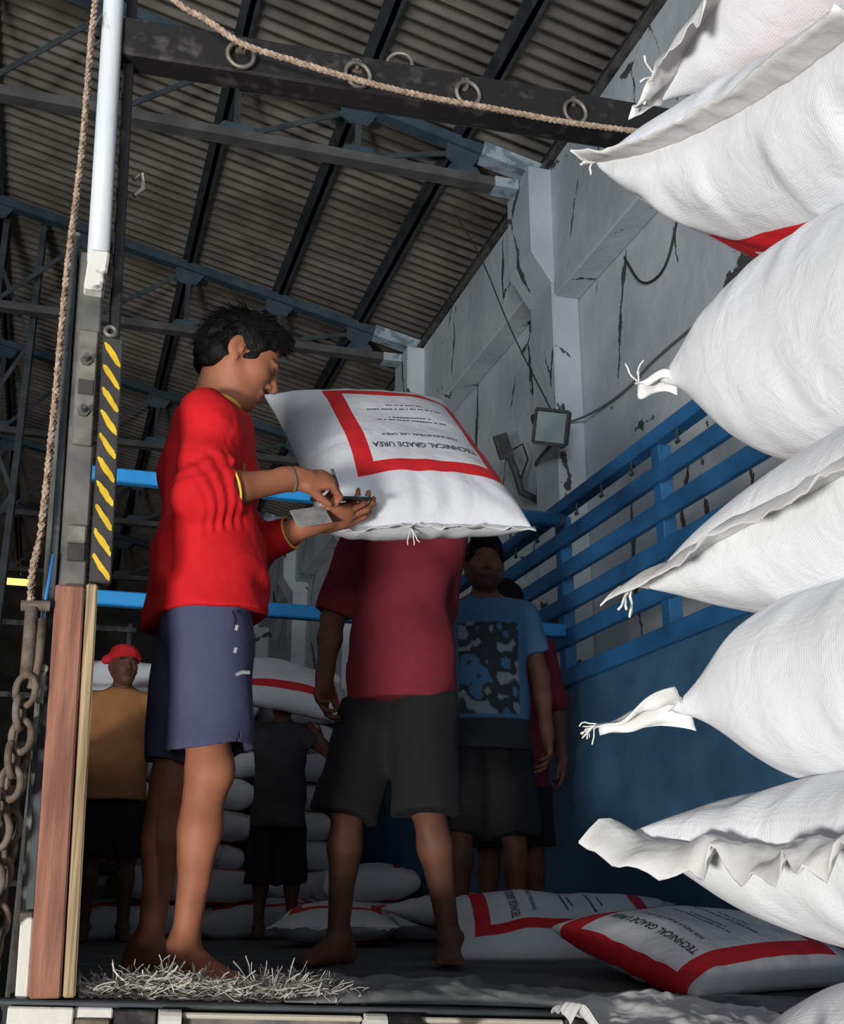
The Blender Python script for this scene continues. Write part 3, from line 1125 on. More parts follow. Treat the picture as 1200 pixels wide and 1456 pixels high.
# ------------------------------------------------------------------ sacks on the bed floor
GF = 'sacks lying on the truck floor'
def floor_sacks():
    sk = Sack(T=.19, L=.74, W=.54, seed=13, flat=.8, lump=.012, wr=.009, taper=.45, vpow=.4)
    a = Vector((-.95, -.30, -.02)).normalized()
    n = Vector((-.02, -.30, .95)).normalized()
    y = n.cross(a).normalized()
    n = a.cross(y)
    M = Matrix((a, y, n)).transposed()
    make_sack('white sack with red frame and black print lying nearest the tail on the truck floor', sk, (1.80, 3.02, .03), mtx=M, group=GF, prints=2, hem=dict(w=.03, crump=.01))
    sk = Sack(T=.2, L=.9, W=.6, seed=14, flat=.8)
    a = Vector((-1, .25, 0)).normalized()
    n = Vector((.0, -.30, .95)).normalized()
    y = n.cross(a).normalized()
    n = a.cross(y)
    M = Matrix((a, y, n)).transposed()
    make_sack('printed white sack lying behind the nearest floor sack, its corner ear standing up', sk, (1.74, 3.92, .075), mtx=M, group=GF, prints=2, hem=dict(w=.03, crump=.01))
    sk = Sack(T=.2, L=.9, W=.6, seed=15, flat=.8)
    make_sack('white sack with a raised ear propped against the blue side panel', sk, (2.0, 5.55, .09), (8, 0, 96), group=GF, hem=dict(w=.04, crump=.012))
    for i, (x, y, rz, lab) in enumerate(((1.40, 5.78, 74, 'dim white sack on the truck floor behind the dark-haired porter'),
                                         (2.0, 6.62, 92, 'dim white sack on the truck floor along the blue side panel'))):
        sk = Sack(T=.22, seed=16 + i, flat=.8)
        make_sack(lab, sk, (x, y, zf(x, y) + .09), (0, 0, rz), group=GF, nu=50, nv=40, hem=dict(w=.03, crump=.01, n=30))
floor_sacks()

# ------------------------------------------------------------------ big stack at the front of the bed
GB = 'sacks stacked at the front of the bed'
def back_stack():
    protos = []
    for i in range(4):
        sk = Sack(T=.235, L=.9, W=.60, seed=30 + i, flat=1.0, lump=.03, wr=.012, vpow=.3, vexp=3.5, taper=.34, belly=.05)
        V, F, U = sk.grid(36, 32)
        me = None
        o = mk('sack', V, F, 'sack', None, smooth=True, uvs=U, local=True)
        tag(o, 'white sack in the tall stack at the front of the truck bed', 'sack', GB)
        protos.append(o)
    used = [False] * 4
    def put(i, loc, rot):
        o = protos[i]
        if used[i]:
            o = o.copy()
            o.data = o.data.copy()              # each is pressed into its own shape later
            COL.objects.link(o)
        used[i] = True
        BED.append(o)
        place(o, loc, rot)
        return o
    z0 = zf(1, 8.3)
    NTH = ['first', 'second', 'third', 'fourth', 'fifth', 'sixth', 'seventh', 'eighth', 'ninth']
    HEAP = ['bottom sack of the low heap behind the man in the red head cloth', 'bottom sack of the low heap behind the grey-shirted porter', 'sack lying crosswise on the two bottom sacks of the low heap',
            'slumped sack on the floor beside the blue panel before the tall stack', 'sack lying on the slumped one beside the blue panel', 'topmost sack of the low heap before the tall stack']
    for k in range(9):
        z = z0 + .115 + k * .2
        for c in range(3 if k < 8 else 3):
            x = .40 + c * .62 + rnd.uniform(-.015, .015) + (.06 if k % 2 else 0)
            o = put((k + c * 2) % 4, (x, 8.45 + rnd.uniform(-.05, .05) + (.05 if k == 8 else 0), z), (rnd.uniform(-3, 3), rnd.uniform(-2, 2), 90 + rnd.uniform(-5, 5)))
            o['label'] = 'white sack in %s layer from the floor, stack column %s' % (NTH[k], ('farthest from the blue panel', 'in the middle', 'against the blue panel')[c])
    # protos that were not placed would stay at the origin: all four are used above
    # lower, untidy front row
    for i, (x, y, lay, rz) in enumerate(((.455, 7.64, 0, 3), (1.35, 7.66, 0, -4), (.88, 7.66, 1, 6), (2.02, 7.46, 0, 88), (1.97, 7.48, 1, 82), (.62, 7.66, 2, -5))):
        o = put(i % 4, (x, y, zf(x, y) + .115 + lay * .2), (rnd.uniform(-4, 4), rnd.uniform(-4, 4), rz))
        o['label'] = HEAP[i]
        o['group'] = 'slumped sacks before the tall stack'
back_stack()
# ================================================================== PEOPLE (smooth-blended distance fields, meshed with surface nets)
class SDF:
    def __init__(s, lo, hi, h):
        s.lo, s.h = np.array(lo, float), h
        s.n = np.ceil((np.array(hi, float) - s.lo) / h).astype(int) + 1
        s.D = np.full(tuple(s.n), 1.0, np.float32)
    def box(s, lo, hi):
        i0 = np.clip(np.floor((np.asarray(lo) - s.lo) / s.h).astype(int), 0, s.n)
        i1 = np.clip(np.ceil((np.asarray(hi) - s.lo) / s.h).astype(int) + 1, 0, s.n)
        if np.any(i1 <= i0):
            return None, None
        ax = [(s.lo[k] + np.arange(i0[k], i1[k]) * s.h).astype(np.float32) for k in range(3)]
        return tuple(slice(i0[k], i1[k]) for k in range(3)), (ax[0][:, None, None], ax[1][None, :, None], ax[2][None, None, :])
    def put(s, sl, d, k, op):
        a = s.D[sl]
        if op == 'add':
            if k <= 0:
                s.D[sl] = np.minimum(a, d)
            else:
                h = np.clip(.5 + .5 * (a - d) / k, 0, 1)
                s.D[sl] = a * (1 - h) + d * h - k * h * (1 - h)
        else:
            d = -d
            if k <= 0:
                s.D[sl] = np.maximum(a, d)
            else:
                h = np.clip(.5 - .5 * (a - d) / k, 0, 1)
                s.D[sl] = a * (1 - h) + d * h + k * h * (1 - h)
    def cap(s, a, b, ra, rb, k=.02, op='add', flat=False):
        a, b = np.asarray(a, float), np.asarray(b, float)
        r = max(ra, rb) + max(k, 0) + 3 * s.h
        sl, G = s.box(np.minimum(a, b) - r, np.maximum(a, b) + r)
        if sl is None:
            return
        ab = b - a
        L2 = max(float(ab @ ab), 1e-9)
        t = ((G[0] - a[0]) * ab[0] + (G[1] - a[1]) * ab[1] + (G[2] - a[2]) * ab[2]) / L2
        tc = np.clip(t, 0, 1)
        d = np.sqrt((G[0] - a[0] - tc * ab[0]) ** 2 + (G[1] - a[1] - tc * ab[1]) ** 2 + (G[2] - a[2] - tc * ab[2]) ** 2) - (ra + (rb - ra) * tc)
        if flat:
            L = math.sqrt(L2)
            d = np.maximum(d, (t - 1) * L)
        s.put(sl, d, k, op)
    def ell(s, c, r, R=None, k=.02, op='add'):
        c, r = np.asarray(c, float), np.asarray(r, float)
        m = r.max() + max(k, 0) + 3 * s.h
        sl, G = s.box(c - m, c + m)
        if sl is None:
            return
        X = [G[i] - c[i] for i in range(3)]
        if R is not None:
            R = np.asarray(R)
            X = [X[0] * R[i][0] + X[1] * R[i][1] + X[2] * R[i][2] for i in range(3)]
        k0 = np.sqrt((X[0] / r[0]) ** 2 + (X[1] / r[1]) ** 2 + (X[2] / r[2]) ** 2)
        k1 = np.sqrt((X[0] / r[0] ** 2) ** 2 + (X[1] / r[1] ** 2) ** 2 + (X[2] / r[2] ** 2) ** 2) + 1e-6
        s.put(sl, k0 * (k0 - 1) / k1, k, op)
    def plane(s, p, n, k=0., lo=None, hi=None):
        """cut away the side the normal points to"""
        n = np.asarray(n, float)
        n = n / np.linalg.norm(n)
        if lo is None:
            lo, hi = s.lo, s.lo + s.n * s.h
        sl, G = s.box(lo, hi)
        if sl is None:
            return
        d = (G[0] - p[0]) * n[0] + (G[1] - p[1]) * n[1] + (G[2] - p[2]) * n[2]
        s.put(sl, -d, k, 'sub')
    def warp(s, fn, band=.05):
        """D += fn(points) near the surface"""
        idx = np.nonzero(np.abs(s.D) < band)
        P = np.stack(idx, -1) * s.h + s.lo
        s.D[idx] += fn(P).astype(np.float32)
    def mesh(s):
        D = s.D
        ins = D < 0
        c = np.zeros(tuple(s.n - 1), np.uint8)
        offs = [(i, j, k) for i in (0, 1) for j in (0, 1) for k in (0, 1)]
        nx, ny, nz = s.n
        for i, j, k in offs:
            c += ins[i:nx - 1 + i, j:ny - 1 + j, k:nz - 1 + k]
        act = np.nonzero((c > 0) & (c < 8))
        A = np.stack(act, -1)
        cid = np.full(c.shape, -1, np.int32)
        cid[act] = np.arange(len(A))
        val = {o: D[A[:, 0] + o[0], A[:, 1] + o[1], A[:, 2] + o[2]] for o in offs}
        acc = np.zeros((len(A), 3))
        cnt = np.zeros(len(A))
        for o in offs:
            for ax in range(3):
                if o[ax] == 0:
                    p = list(o)
                    p[ax] = 1
                    va, vb = val[o], val[tuple(p)]
                    m = (va < 0) != (vb < 0)
                    t = np.where(m, va / np.where(m, va - vb, 1), 0)
                    pt = np.tile(np.array(o, float), (len(A), 1))
                    pt[:, ax] += t
                    acc[m] += pt[m]
                    cnt[m] += 1
        V = (A + acc / cnt[:, None]) * s.h + s.lo
        faces = []
        for ax in range(3):
            b, d = [(1, 2), (2, 0), (0, 1)][ax]
            sl0 = [slice(None)] * 3
            sl1 = [slice(None)] * 3
            sl0[ax] = slice(0, s.n[ax] - 1)
            sl1[ax] = slice(1, s.n[ax])
            m = ins[tuple(sl0)] != ins[tuple(sl1)]
            e = np.stack(np.nonzero(m), -1)
            ok = (e[:, b] > 0) & (e[:, d] > 0) & (e[:, b] < s.n[b] - 1) & (e[:, d] < s.n[d] - 1)
            e = e[ok]
            fl = ins[e[:, 0], e[:, 1], e[:, 2]]
            q = []
            for ob, od in ((-1, -1), (0, -1), (0, 0), (-1, 0)):
                g = e.copy()
                g[:, b] += ob
                g[:, d] += od
                q.append(cid[g[:, 0], g[:, 1], g[:, 2]])
            q = np.stack(q, -1)
            q[~fl] = q[~fl][:, ::-1]
            faces.append(q)
        return V, np.concatenate(faces)

def rotm(yaw, pitch=0., roll=0.):
    """columns: forward, left, up for a heading in degrees (0 = +X), pitch up positive"""
    y, p, r = math.radians(yaw), math.radians(pitch), math.radians(roll)
    f = np.array([math.cos(y) * math.cos(p), math.sin(y) * math.cos(p), math.sin(p)])
    l = np.array([-math.sin(y), math.cos(y), 0])
    u = np.cross(f, l)
    l2 = l * math.cos(r) + u * math.sin(r)
    u2 = np.cross(f, l2)
    return np.stack([f, l2, u2], 1)

def unit(v):
    v = np.asarray(v, float)
    return v / np.linalg.norm(v)

def add_head(s, c, R, sc=1.0, neck=None, detail=True):
    W = lambda p: np.asarray(c) + sc * (R @ np.asarray(p, float))
    Rt = R.T
    e = lambda p, r, k=.02, op='add', RR=Rt: s.ell(W(p), np.asarray(r) * sc, RR, k * sc, op)
    g = lambda a, b, ra, rb, k=.015, op='add': s.cap(W(a), W(b), ra * sc, rb * sc, k * sc, op)
    if neck is not None:
        s.cap(W((-.032, 0, -.05)), neck, .049 * sc, .058 * sc, .02)
    e((-.012, 0, .034), (.098, .077, .086), .02)
    e((.034, 0, -.03), (.060, .060, .086), .04)
    for sd in (-1, 1):
        g((-.015, sd * .056, -.045), (.05, sd * .02, -.098), .021, .017, .03)
        e((.055, sd * .041, -.022), (.028, .024, .022), .025)
    e((.066, 0, -.098), (.022, .024, .017), .025)
    if detail:
        g((.084, -.03, .022), (.084, .03, .022), .011, .011, .02)
        g((.088, 0, .012), (.112, 0, -.030), .0075, .0115, .012)
        for sd in (-1, 1):
            e((.096, sd * .0125, -.036), (.0105, .0085, .0085), .008)
            e((.100, sd * .031, .001), (.013, .017, .011), .012, 'sub')
            e((.079, sd * .031, -.001), (.0125, .014, .0115), .004)
            e((.108, sd * .0065, -.0445), (.0045, .0035, .004), .004, 'sub')
        e((.089, 0, -.061), (.012, .025, .0075), .008)
        e((.086, 0, -.076), (.0125, .021, .0085), .008)
        g((.1, -.02, -.0685), (.1, .02, -.0685), .0028, .0028, .004, 'sub')
        for sd in (-1, 1):
            RR = (R @ np.array(rotm(sd * -18, 0, 0))).T
            e((-.018, sd * .079, -.004), (.024, .0085, .034), .006, RR=RR)
            e((-.011, sd * .089, .001), (.015, .0075, .023), .003, 'sub', RR=RR)
            e((-.010, sd * .080, -.033), (.009, .0075, .010), .006)
            e((-.004, sd * .082, -.006), (.006, .005, .010), .004)
    else:
        g((.088, 0, .012), (.110, 0, -.030), .010, .014, .015)
        e((.086, 0, -.066), (.014, .024, .012), .015)
        for sd in (-1, 1):
            e((.1, sd * .031, .0), (.013, .017, .010), .012, 'sub')
            e((-.018, sd * .079, -.004), (.024, .0105, .034), .006)

def face_colors(V, c, R, sc=1.0, beard=.0, eyes=True, moustache=.3):
    q = (V - np.asarray(c)) @ R / sc
    col = np.ones((len(V), 3))
    def blob(p, r, k, tint):
        d = np.sqrt((((q - np.array(p)) / np.array(r)) ** 2).sum(1))
        w = np.clip((1.15 - d) / .3, 0, 1)[:, None] * k
        col[:] = col * (1 - w) + np.array(tint) * w
    for sd in (-1, 1):
        blob((.085, sd * .033, .026), (.024, .025, .0065), .95, (.14, .12, .12))      # brow
    if eyes:
        for sd in (-1, 1):
            blob((.09, sd * .031, -.001), (.014, .0125, .0045), .9, (1.1, 1.2, 1.3))
            blob((.09, sd * .031, -.001), (.014, .0055, .0055), .95, (.08, .07, .07))
    else:
        for sd in (-1, 1):
            blob((.09, sd * .031, -.008), (.014, .0145, .003), .85, (.15, .12, .12))
    blob((.094, 0, -.068), (.018, .026, .014), .55, (.62, .42, .42))
    blob((.096, 0, -.049), (.018, .030, .0075), moustache, (.2, .18, .18))
    if beard:
        blob((.05, 0, -.09), (.06, .07, .038), beard, (.25, .23, .23))
    return col

def add_hand(s, w, d, n, side, sc=1.0, curl=(25, 30, 35, 40), spread=4., thumb=(35, 20), tint=None):
    """w wrist, d towards the fingers, n back of the hand, side = +1 if the thumb lies along d x n"""
    d = unit(d)
    n = unit(np.asarray(n) - d * (np.asarray(n) @ d))
    t = np.cross(d, n) * side                         # thumb side
    w = np.asarray(w, float)
    P = lambda a, b, c: w + sc * (d * a + t * b + n * c)
    R = np.stack([d, t, n], 0)
    s.cap(w - d * .03 * sc, P(.03, 0, 0), .026 * sc, .026 * sc, .02)
    s.ell(P(.05, .002, 0), np.array([.050, .040, .0165]) * sc, R, .012)
    s.ell(P(.075, -.002, .002), np.array([.026, .041, .0135]) * sc, R, .012)
    s.ell(P(.035, .022, -.008), np.array([.030, .017, .016]) * sc, R, .012)
    base = [(.090, .029), (.096, .010), (.092, -.010), (.083, -.028)]
    lens = [(.040, .024, .020), (.044, .028, .021), (.041, .026, .020), (.031, .020, .018)]
    tips = []
    for i in range(4):
        p = P(base[i][0], base[i][1], 0)
        ang = 0.
        yaw = math.radians(spread * (1.5 - i))
        dd0 = d * math.cos(yaw) + t * math.sin(yaw)
        r = [.0098, .0090, .0082, .0072] if i < 3 else [.0086, .0080, .0072, .0064]
        q0 = p - dd0 * .02 * sc
        s.cap(q0, p, r[0] * sc, r[0] * sc, .006)
        cs = curl[i] if isinstance(curl[i], (tuple, list)) else (curl[i], curl[i] * 1.1, curl[i] * .7)
        for j in range(3):
            ang += math.radians(cs[j])
            dd = dd0 * math.cos(ang) - n * math.sin(ang)
            q = p + dd * lens[i][j] * sc
            s.cap(p, q, r[j] * sc, r[j + 1] * sc, .003)
            p = q
        tips.append(p)
    p = P(.028, .030, -.006)
    a = math.radians(thumb[0])
    b = math.radians(thumb[1])
    td = unit(d * math.cos(a) + t * math.sin(a) * math.cos(b) - n * math.sin(a) * math.sin(b))
    q = p + td * .040 * sc
    s.cap(P(.012, .016, -.004), p, .013 * sc, .0135 * sc, .008)
    s.cap(p, q, .0135 * sc, .0105 * sc, .006)
    td2 = unit(td + d * .5 - n * .15)
    s.cap(q, q + td2 * .030 * sc, .0105 * sc, .008 * sc, .003)
    return tips

def add_leg(s, hip, kn, an, fwd, toe, sc=1.0, detail=True):
    """fwd: knee direction, toe: foot direction"""
    hip, kn, an = map(lambda v: np.asarray(v, float), (hip, kn, an))
    fwd, toe = unit(fwd), unit(toe)
    s.cap(hip, kn, .082 * sc, .054 * sc, .03)
    s.ell(kn + fwd * .012 * sc + np.array([0, 0, .006]), np.array([.05, .046, .052]) * sc, None, .03)
    s.ell(kn + fwd * .040 * sc, np.array([.020, .024, .028]) * sc, None, .025)
    mid = kn * .66 + an * .34
    s.cap(kn, mid, .049 * sc, .050 * sc, .03)
    s.cap(mid, an, .047 * sc, .032 * sc, .03)
    s.cap(kn * .85 + an * .15 - fwd * .020 * sc, kn * .5 + an * .5 - fwd * .014 * sc, .034 * sc, .030 * sc, .03)
    s.cap(kn + fwd * .026 * sc, kn * .35 + an * .65 + fwd * .022 * sc, .020 * sc, .013 * sc, .02)
    side = np.cross(toe, [0, 0, 1.])
    base = np.array([an[0], an[1], an[2] - .075 * sc])          # sole level
    B = lambda f, l, u: base + sc * (toe * f + side * l + np.array([0, 0, u]))
    s.ell(B(-.042, 0, .032), np.array([.034, .031, .033]) * sc, np.stack([toe, side, [0, 0, 1]]), .02)
    s.cap(B(-.02, 0, .072), B(.07, 0, .040), .034 * sc, .026 * sc, .03)
    s.ell(B(.05, 0, .026), np.array([.085, .036, .026]) * sc, np.stack([toe, side, [0, 0, 1]]), .02)
    s.ell(B(.115, 0, .020), np.array([.040, .045, .019]) * sc, np.stack([toe, side, [0, 0, 1]]), .02)
    for sd in (-1, 1):
        s.ell(B(-.005, sd * .034, .078), np.array([.012, .010, .013]) * sc, None, .012)
    if detail:
        for i, l in enumerate((-.030, -.013, .003, .018, .031)):
            r = (.0125, .0095, .009, .0085, .008)[i]
            ln = (.178, .176, .168, .158, .148)[i]
            s.cap(B(.13, l, .016), B(ln, l * 1.08, .0105), r * sc, r * .95 * sc, .005)

def add_arm(s, sh, el, wr, sc=1.0, infl=0.):
    sh, el, wr = map(lambda v: np.asarray(v, float), (sh, el, wr))
    s.ell(sh, np.array([.056, .056, .056]) * sc + infl, None, .03)
    s.cap(sh, el, .049 * sc + infl, .039 * sc + infl, .025)
    s.cap(el, el * .65 + wr * .35, .040 * sc + infl, .040 * sc + infl, .02)
    s.cap(el * .65 + wr * .35, wr, .039 * sc + infl, .026 * sc + infl, .02)

def torso(s, J, R, sc=1.0, infl=0., k=.04):
    """J: pelvis, waist, chest, neck, shoulders, hips"""
    Rt = R.T
    e = lambda p, r: s.ell(p, np.asarray(r) * sc + infl, Rt, k)
    e(J['pel'], (.105, .155, .13))
    e(J['waist'], (.095, .140, .15))
    e(J['chest'], (.112, .165, .17))
    up = np.asarray(J['neck']) * .6 + np.asarray(J['chest']) * .4
    e(up, (.085, .145, .075))
    for sd in 'RL':
        s.cap(J['neck'], J['sh' + sd], .05 * sc + infl * .6, .048 * sc + infl * .7, k)

def folds(amp, dirs, seed=0):
    def fn(P):
        w = vnoise(P, 7, seed) * 2.2
        d = np.zeros(len(P))
        for v, fr, a in dirs:
            q = P @ np.asarray(v) * fr + w * 3.2 + seed
            d += a * (.55 * np.sin(q) + .9 * (np.abs(np.sin(q * .5 + 1.0)) - .64))
        return amp * d + amp * 1.2 * vnoise(P, 11, seed + 1)
    return fn

def hair_tufts(parent, c, R, sc, n, seed, region, ln=(.02, .05), r=.0022, lay=None):
    """many short tapering locks, one mesh"""
    rr = random.Random(seed)
    m = MB()
    k = 0
    while k < n:
        th, ph = rr.uniform(-PI, PI), math.acos(rr.uniform(-.35, 1))
        p = np.array([math.sin(ph) * math.cos(th), math.sin(ph) * math.sin(th), math.cos(ph)])
        if not region(p):
            continue
        k += 1
        if p[0] > .25 and p[2] < .5:
            continue
        q = np.array([-.012, 0, .036]) + p * np.array([.107, .085, .095])
        out = unit(p / np.array([.107, .085, .095]))
        flow = lay(p) if lay else np.array([.6, 0, -.2])
        flow = flow - out * (flow @ out)
        L = rr.uniform(*ln)
        pts, rs = [], []
        d = unit(out * .45 + flow + np.array([rr.uniform(-.3, .3) for _ in range(3)]))
        for j in range(4):
            w = np.asarray(c) + sc * (R @ q)
            pts.append(tuple(w))
            rs.append(max(.0004, r * (1 - j / 3.2)))
            q = q + d * L / 3
            d = unit(d + np.array([0, 0, -.10]) + .1 * np.array([rr.uniform(-1, 1) for _ in range(3)]))
        m.tube(pts, rs, 4, cap=False)
    o = mk('hair_locks', m.v, m.f, 'hair', parent, smooth=True)
    o['kind'] = 'stuff'
    return o

def hair_cap(c, R, sc, parent, h=.004, thick=.012, seed=0, low=-.01, fringe=.05, nape=-.055, name='hair'):
    s = SDF(np.asarray(c) - .17 * sc, np.asarray(c) + .17 * sc, h)
    W = lambda p: np.asarray(c) + sc * (R @ np.asarray(p, float))
    s.ell(W((-.014, 0, .038)), (np.array([.098, .077, .088]) + thick) * sc, R.T, 0)
    s.ell(W((-.05, 0, -.01)), (np.array([.062, .066, .075]) + thick * .6) * sc, R.T, .03)
    s.ell(W((.052, 0, .098)), np.array([.064, .060, .040]) * sc, R.T, .03)
    # hairline: cut the face, the ears and the nape
    n = R @ unit((1.0, 0, -.62))
    s.plane(W((fringe, 0, .018)), n, .012)
    s.plane(W((0, 0, nape)), R @ np.array([0.15, 0, -1.]), .01)
    for sd in (-1, 1):
        s.cap(W((.012, sd * .10, -.09)), W((.012, sd * .10, -.012)), .042 * sc, .032 * sc, .01, 'sub')
        s.cap(W((-.02, sd * .11, -.05)), W((-.02, sd * .11, .005)), .034 * sc, .034 * sc, .008, 'sub')
    s.warp(lambda P: .012 * vnoise(P, 55, seed) + .008 * vnoise(P, 25, seed + 2))
    V, F = s.mesh()
    return mk(name, V, F, 'hair', parent, smooth=True)
# ------------------------------------------------------------------ the young man with the tally card
def young_man():
    root = empty('person', (.31, 2.80, 0), 'young man in red long-sleeved shirt and navy shorts noting on a phone', 'person')
    A = np.array
    R = rotm(4)                                        # faces across the bed
    J = dict(pel=A((.315, 2.80, .86)), waist=A((.32, 2.80, 1.0)), chest=A((.312, 2.80, 1.19)), neck=A((.308, 2.80, 1.37)),
             shR=A((.292, 2.655, 1.285)), elR=A((.282, 2.615, 1.078)), wrR=A((.510, 2.655, 1.155)),
             shL=A((.30, 2.945, 1.30)), elL=A((.455, 2.96, 1.055)), wrL=A((.60, 2.835, 1.105)),
             hipR=A((.315, 2.72, .83)), knR=A((.345, 2.70, .445)), anR=A((.315, 2.70, .078)),
             hipL=A((.31, 2.88, .83)), knL=A((.285, 2.91, .44)), anL=A((.262, 2.95, .074)))
    hc = A((.378, 2.785, 1.515))
    HR = rotm(-2, -24)
    s = SDF((.06, 2.5, -.012), (.86, 3.12, 1.66), .0042)
    torso(s, J, R)
    add_head(s, hc, HR, 1.0, neck=J['neck'] + A((0, 0, -.03)))
    add_arm(s, J['shR'], J['elR'], J['wrR'])
    add_arm(s, J['shL'], J['elL'], J['wrL'])
    # right hand: back towards us, fingers closed on a pen;  left hand: palm up under the phone
    tipsR = add_hand(s, J['wrR'], (1, .12, .10), (-.05, -.72, .62), 1, .98, curl=((48, 62, 30), (55, 65, 30), (58, 62, 28), (58, 55, 25)), thumb=(40, 55))
    tipsL = add_hand(s, J['wrL'], (.92, -.16, .30), (.10, -.55, -.80), 1, 1.04, curl=((16, 26, 18), (14, 28, 20), (16, 30, 20), (20, 30, 22)), thumb=(50, 60))
    toeR = (.42, -.90, 0)
    add_leg(s, J['hipR'], J['knR'], J['anR'], (.7, -.7, 0), toeR, .88)
    add_leg(s, J['hipL'], J['knL'], J['anL'], (.95, .1, 0), (.8, -.6, 0), .88)
    V, F = s.mesh()
    col = face_colors(V, hc, HR, eyes=False, moustache=.85)
    body = mk('body', V, F, 'skin', root, smooth=True, cols=col)
    # shirt
    s = SDF((.06, 2.48, .76), (.70, 3.14, 1.46), .0046)
    Rt = R.T
    s.ell(J['chest'], (.120, .165, .185), Rt, 0)
    s.ell(J['waist'] + A((.005, 0, .0)), (.124, .172, .20), Rt, .05)
    s.cap(A((.33, 2.755, .95)), A((.335, 2.752, .70)), .128, .152, .06)
    s.cap(A((.325, 2.85, .95)), A((.325, 2.86, .70)), .122, .134, .06)
    s.ell(J['neck'] * .55 + J['chest'] * .45, (.098, .155, .085), Rt, .05)
    for sd in 'RL':
        s.cap(J['neck'] + A((-.005, 0, -.035)), J['sh' + sd], .060, .054, .05)
        s.cap(J['sh' + sd], J['el' + sd], .060, .058, .055)
    eR, wR, eL, wL = J['elR'], J['wrR'], J['elL'], J['wrL']
    cR, cL = eR + (wR - eR) * .30, eL + (wL - eL) * .62
    s.cap(eR, cR, .058, .061, .03, flat=True)
    s.cap(eL, cL, .056, .046, .025, flat=True)
    s.plane((.31, 2.8, .812), (.10, 0, -1), .006)
    s.cap((.325, 2.80, .70), (.325, 2.80, .86), .112, .105, .02, 'sub')
    # neck opening
    s.cap(J['neck'] + A((.012, 0, .0)), J['neck'] + A((.03, 0, .10)), .064, .068, .012, 'sub')
    for w, c in ((wR, cR), (wL, cL)):
        dd = unit(w - c)
        s.cap(c - dd * .003, c + dd * .08, .044 if w is wR else .034, .044 if w is wR else .034, .004, 'sub')
    up = unit(eR - J['shR'])
    s.warp(folds(.0062, [((.5, .2, 1.), 42, .55), ((1., 0, -.7), 34, .6), ((1., .6, .5), 30, .5)], 3))
    def cuffs(P):                                       # bunched rings of the pushed-up sleeve
        d = unit(cR - eR)
        t = (P - (eR + d * .01)) @ d
        rr = np.linalg.norm(P - (eR + d * .01) - t[:, None] * d, axis=1)
        w = np.exp(-((t - .02) / .055) ** 2) * (rr < .10)
        d2 = unit(J['shR'] - eR)
        t2 = (P - eR) @ d2
        w2 = np.exp(-((t2 - .05) / .06) ** 2) * (np.linalg.norm(P - eR - t2[:, None] * d2, axis=1) < .085)
        ph = vnoise(P, 9, 6) * 9
        return -.0030 * w * np.sin(t * 240 + ph) - .0028 * w2 * np.sin(t2 * 130 + ph)
    s.warp(cuffs)
    V, F = s.mesh()
    sh = mk('shirt', V, F, 'shirt_red', root, smooth=True)
    for w, c, r in ((wR, cR, .055), (wL, cL, .043)):
        m = MB()
        m.torus(c + unit(w - c) * .001, r, .0032, unit(w - c), n=36, m=6)
        m.build('cuff_piping', 'trim_yellow', sh, smooth=True)
    m = MB()
    m.torus(J['neck'] + A((.012, 0, .020)), .069, .005, (.22, 0, 1), n=40, m=6)
    m.build('collar_piping', 'trim_yellow', sh, smooth=True)
    # shorts
    s = SDF((.10, 2.54, .44), (.58, 3.06, .98), .0048)
    s.ell(J['pel'] + A((.005, 0, -.03)), (.108, .155, .13), Rt, 0)
    s.cap(A((.325, 2.725, .84)), A((.347, 2.712, .495)), .098, .100, .05, flat=True)
    s.cap(A((.315, 2.88, .84)), A((.305, 2.90, .49)), .096, .100, .05, flat=True)
    s.plane((.3, 2.8, .826), (0, 0, 1))
    s.cap(A((.345, 2.712, .53)), A((.348, 2.712, .40)), .084, .090, .004, 'sub')
    s.cap(A((.306, 2.90, .53)), A((.304, 2.90, .40)), .086, .092, .004, 'sub')
    s.warp(folds(.005, [((1., .4, .12), 38, .6), ((.5, 1., -.4), 26, .5), ((.9, -.3, .5), 30, .4)], 9))
    V, F = s.mesh()
    so = mk('shorts', V, F, 'shorts_navy', root, smooth=True)
    m = MB()                                            # drawstring and zip pulls
    m.tube([(.368, 2.612, .80), (.374, 2.604, .78), (.372, 2.602, .755)], .0032, 6)
    m.build('drawstring', 'shorts_black', so)
    for z in (.752, .70):
        m = MB()
        m.tube([(.375, 2.597, z), (.377, 2.596, z + .012)], .0042, 6)
        m.build('cord_end', 'zip', so)
    m = MB()
    m.tube([(.382, 2.604, .652), (.396, 2.606, .659), (.412, 2.610, .660)], .0045, 6)
    m.build('zip_pull', 'zip', so)
    # hair
    hair_cap(hc, HR, 1.0, root, h=.0042, thick=.016, seed=2, fringe=.046, nape=-.062)
    hair_tufts(root, hc, HR, 1.0, 900, 3, lambda p: p[2] > .15 or (p[0] < -.2 and p[2] > -.25), (.025, .06), .0026,
               lambda p: A((1., 0, .35)) if p[0] > -.2 else A((-.3, 0, -.8)))
    # bracelet
    d = unit(wR - eR)
    m = MB()
    m.torus(wR - d * .012, .0295, .0045, d, n=30, m=6)
    m.build('wristband', 'rust', root, smooth=True)
    # things held: phone in the left hand, pen in the right, folded tally card under the phone
    pc = A((.655, 2.785, 1.160))
    px, pz = unit((1, -.12, .06)), unit((-.06, -.25, .97))
    py = np.cross(pz, px)
    def slab(name, c, l, w, h, mt, parent=None):
        M = [c + px * a * l / 2 + py * b * w / 2 + pz * e * h / 2 for e in (-1, 1) for a, b in ((-1, -1), (1, -1), (1, 1), (-1, 1))]
        return MB().hexa([tuple(v) for v in M]).build(name, mt, parent, bevel=.002)
    ph = empty('phone', pc, 'dark phone lying in the young man\'s left palm', 'phone')
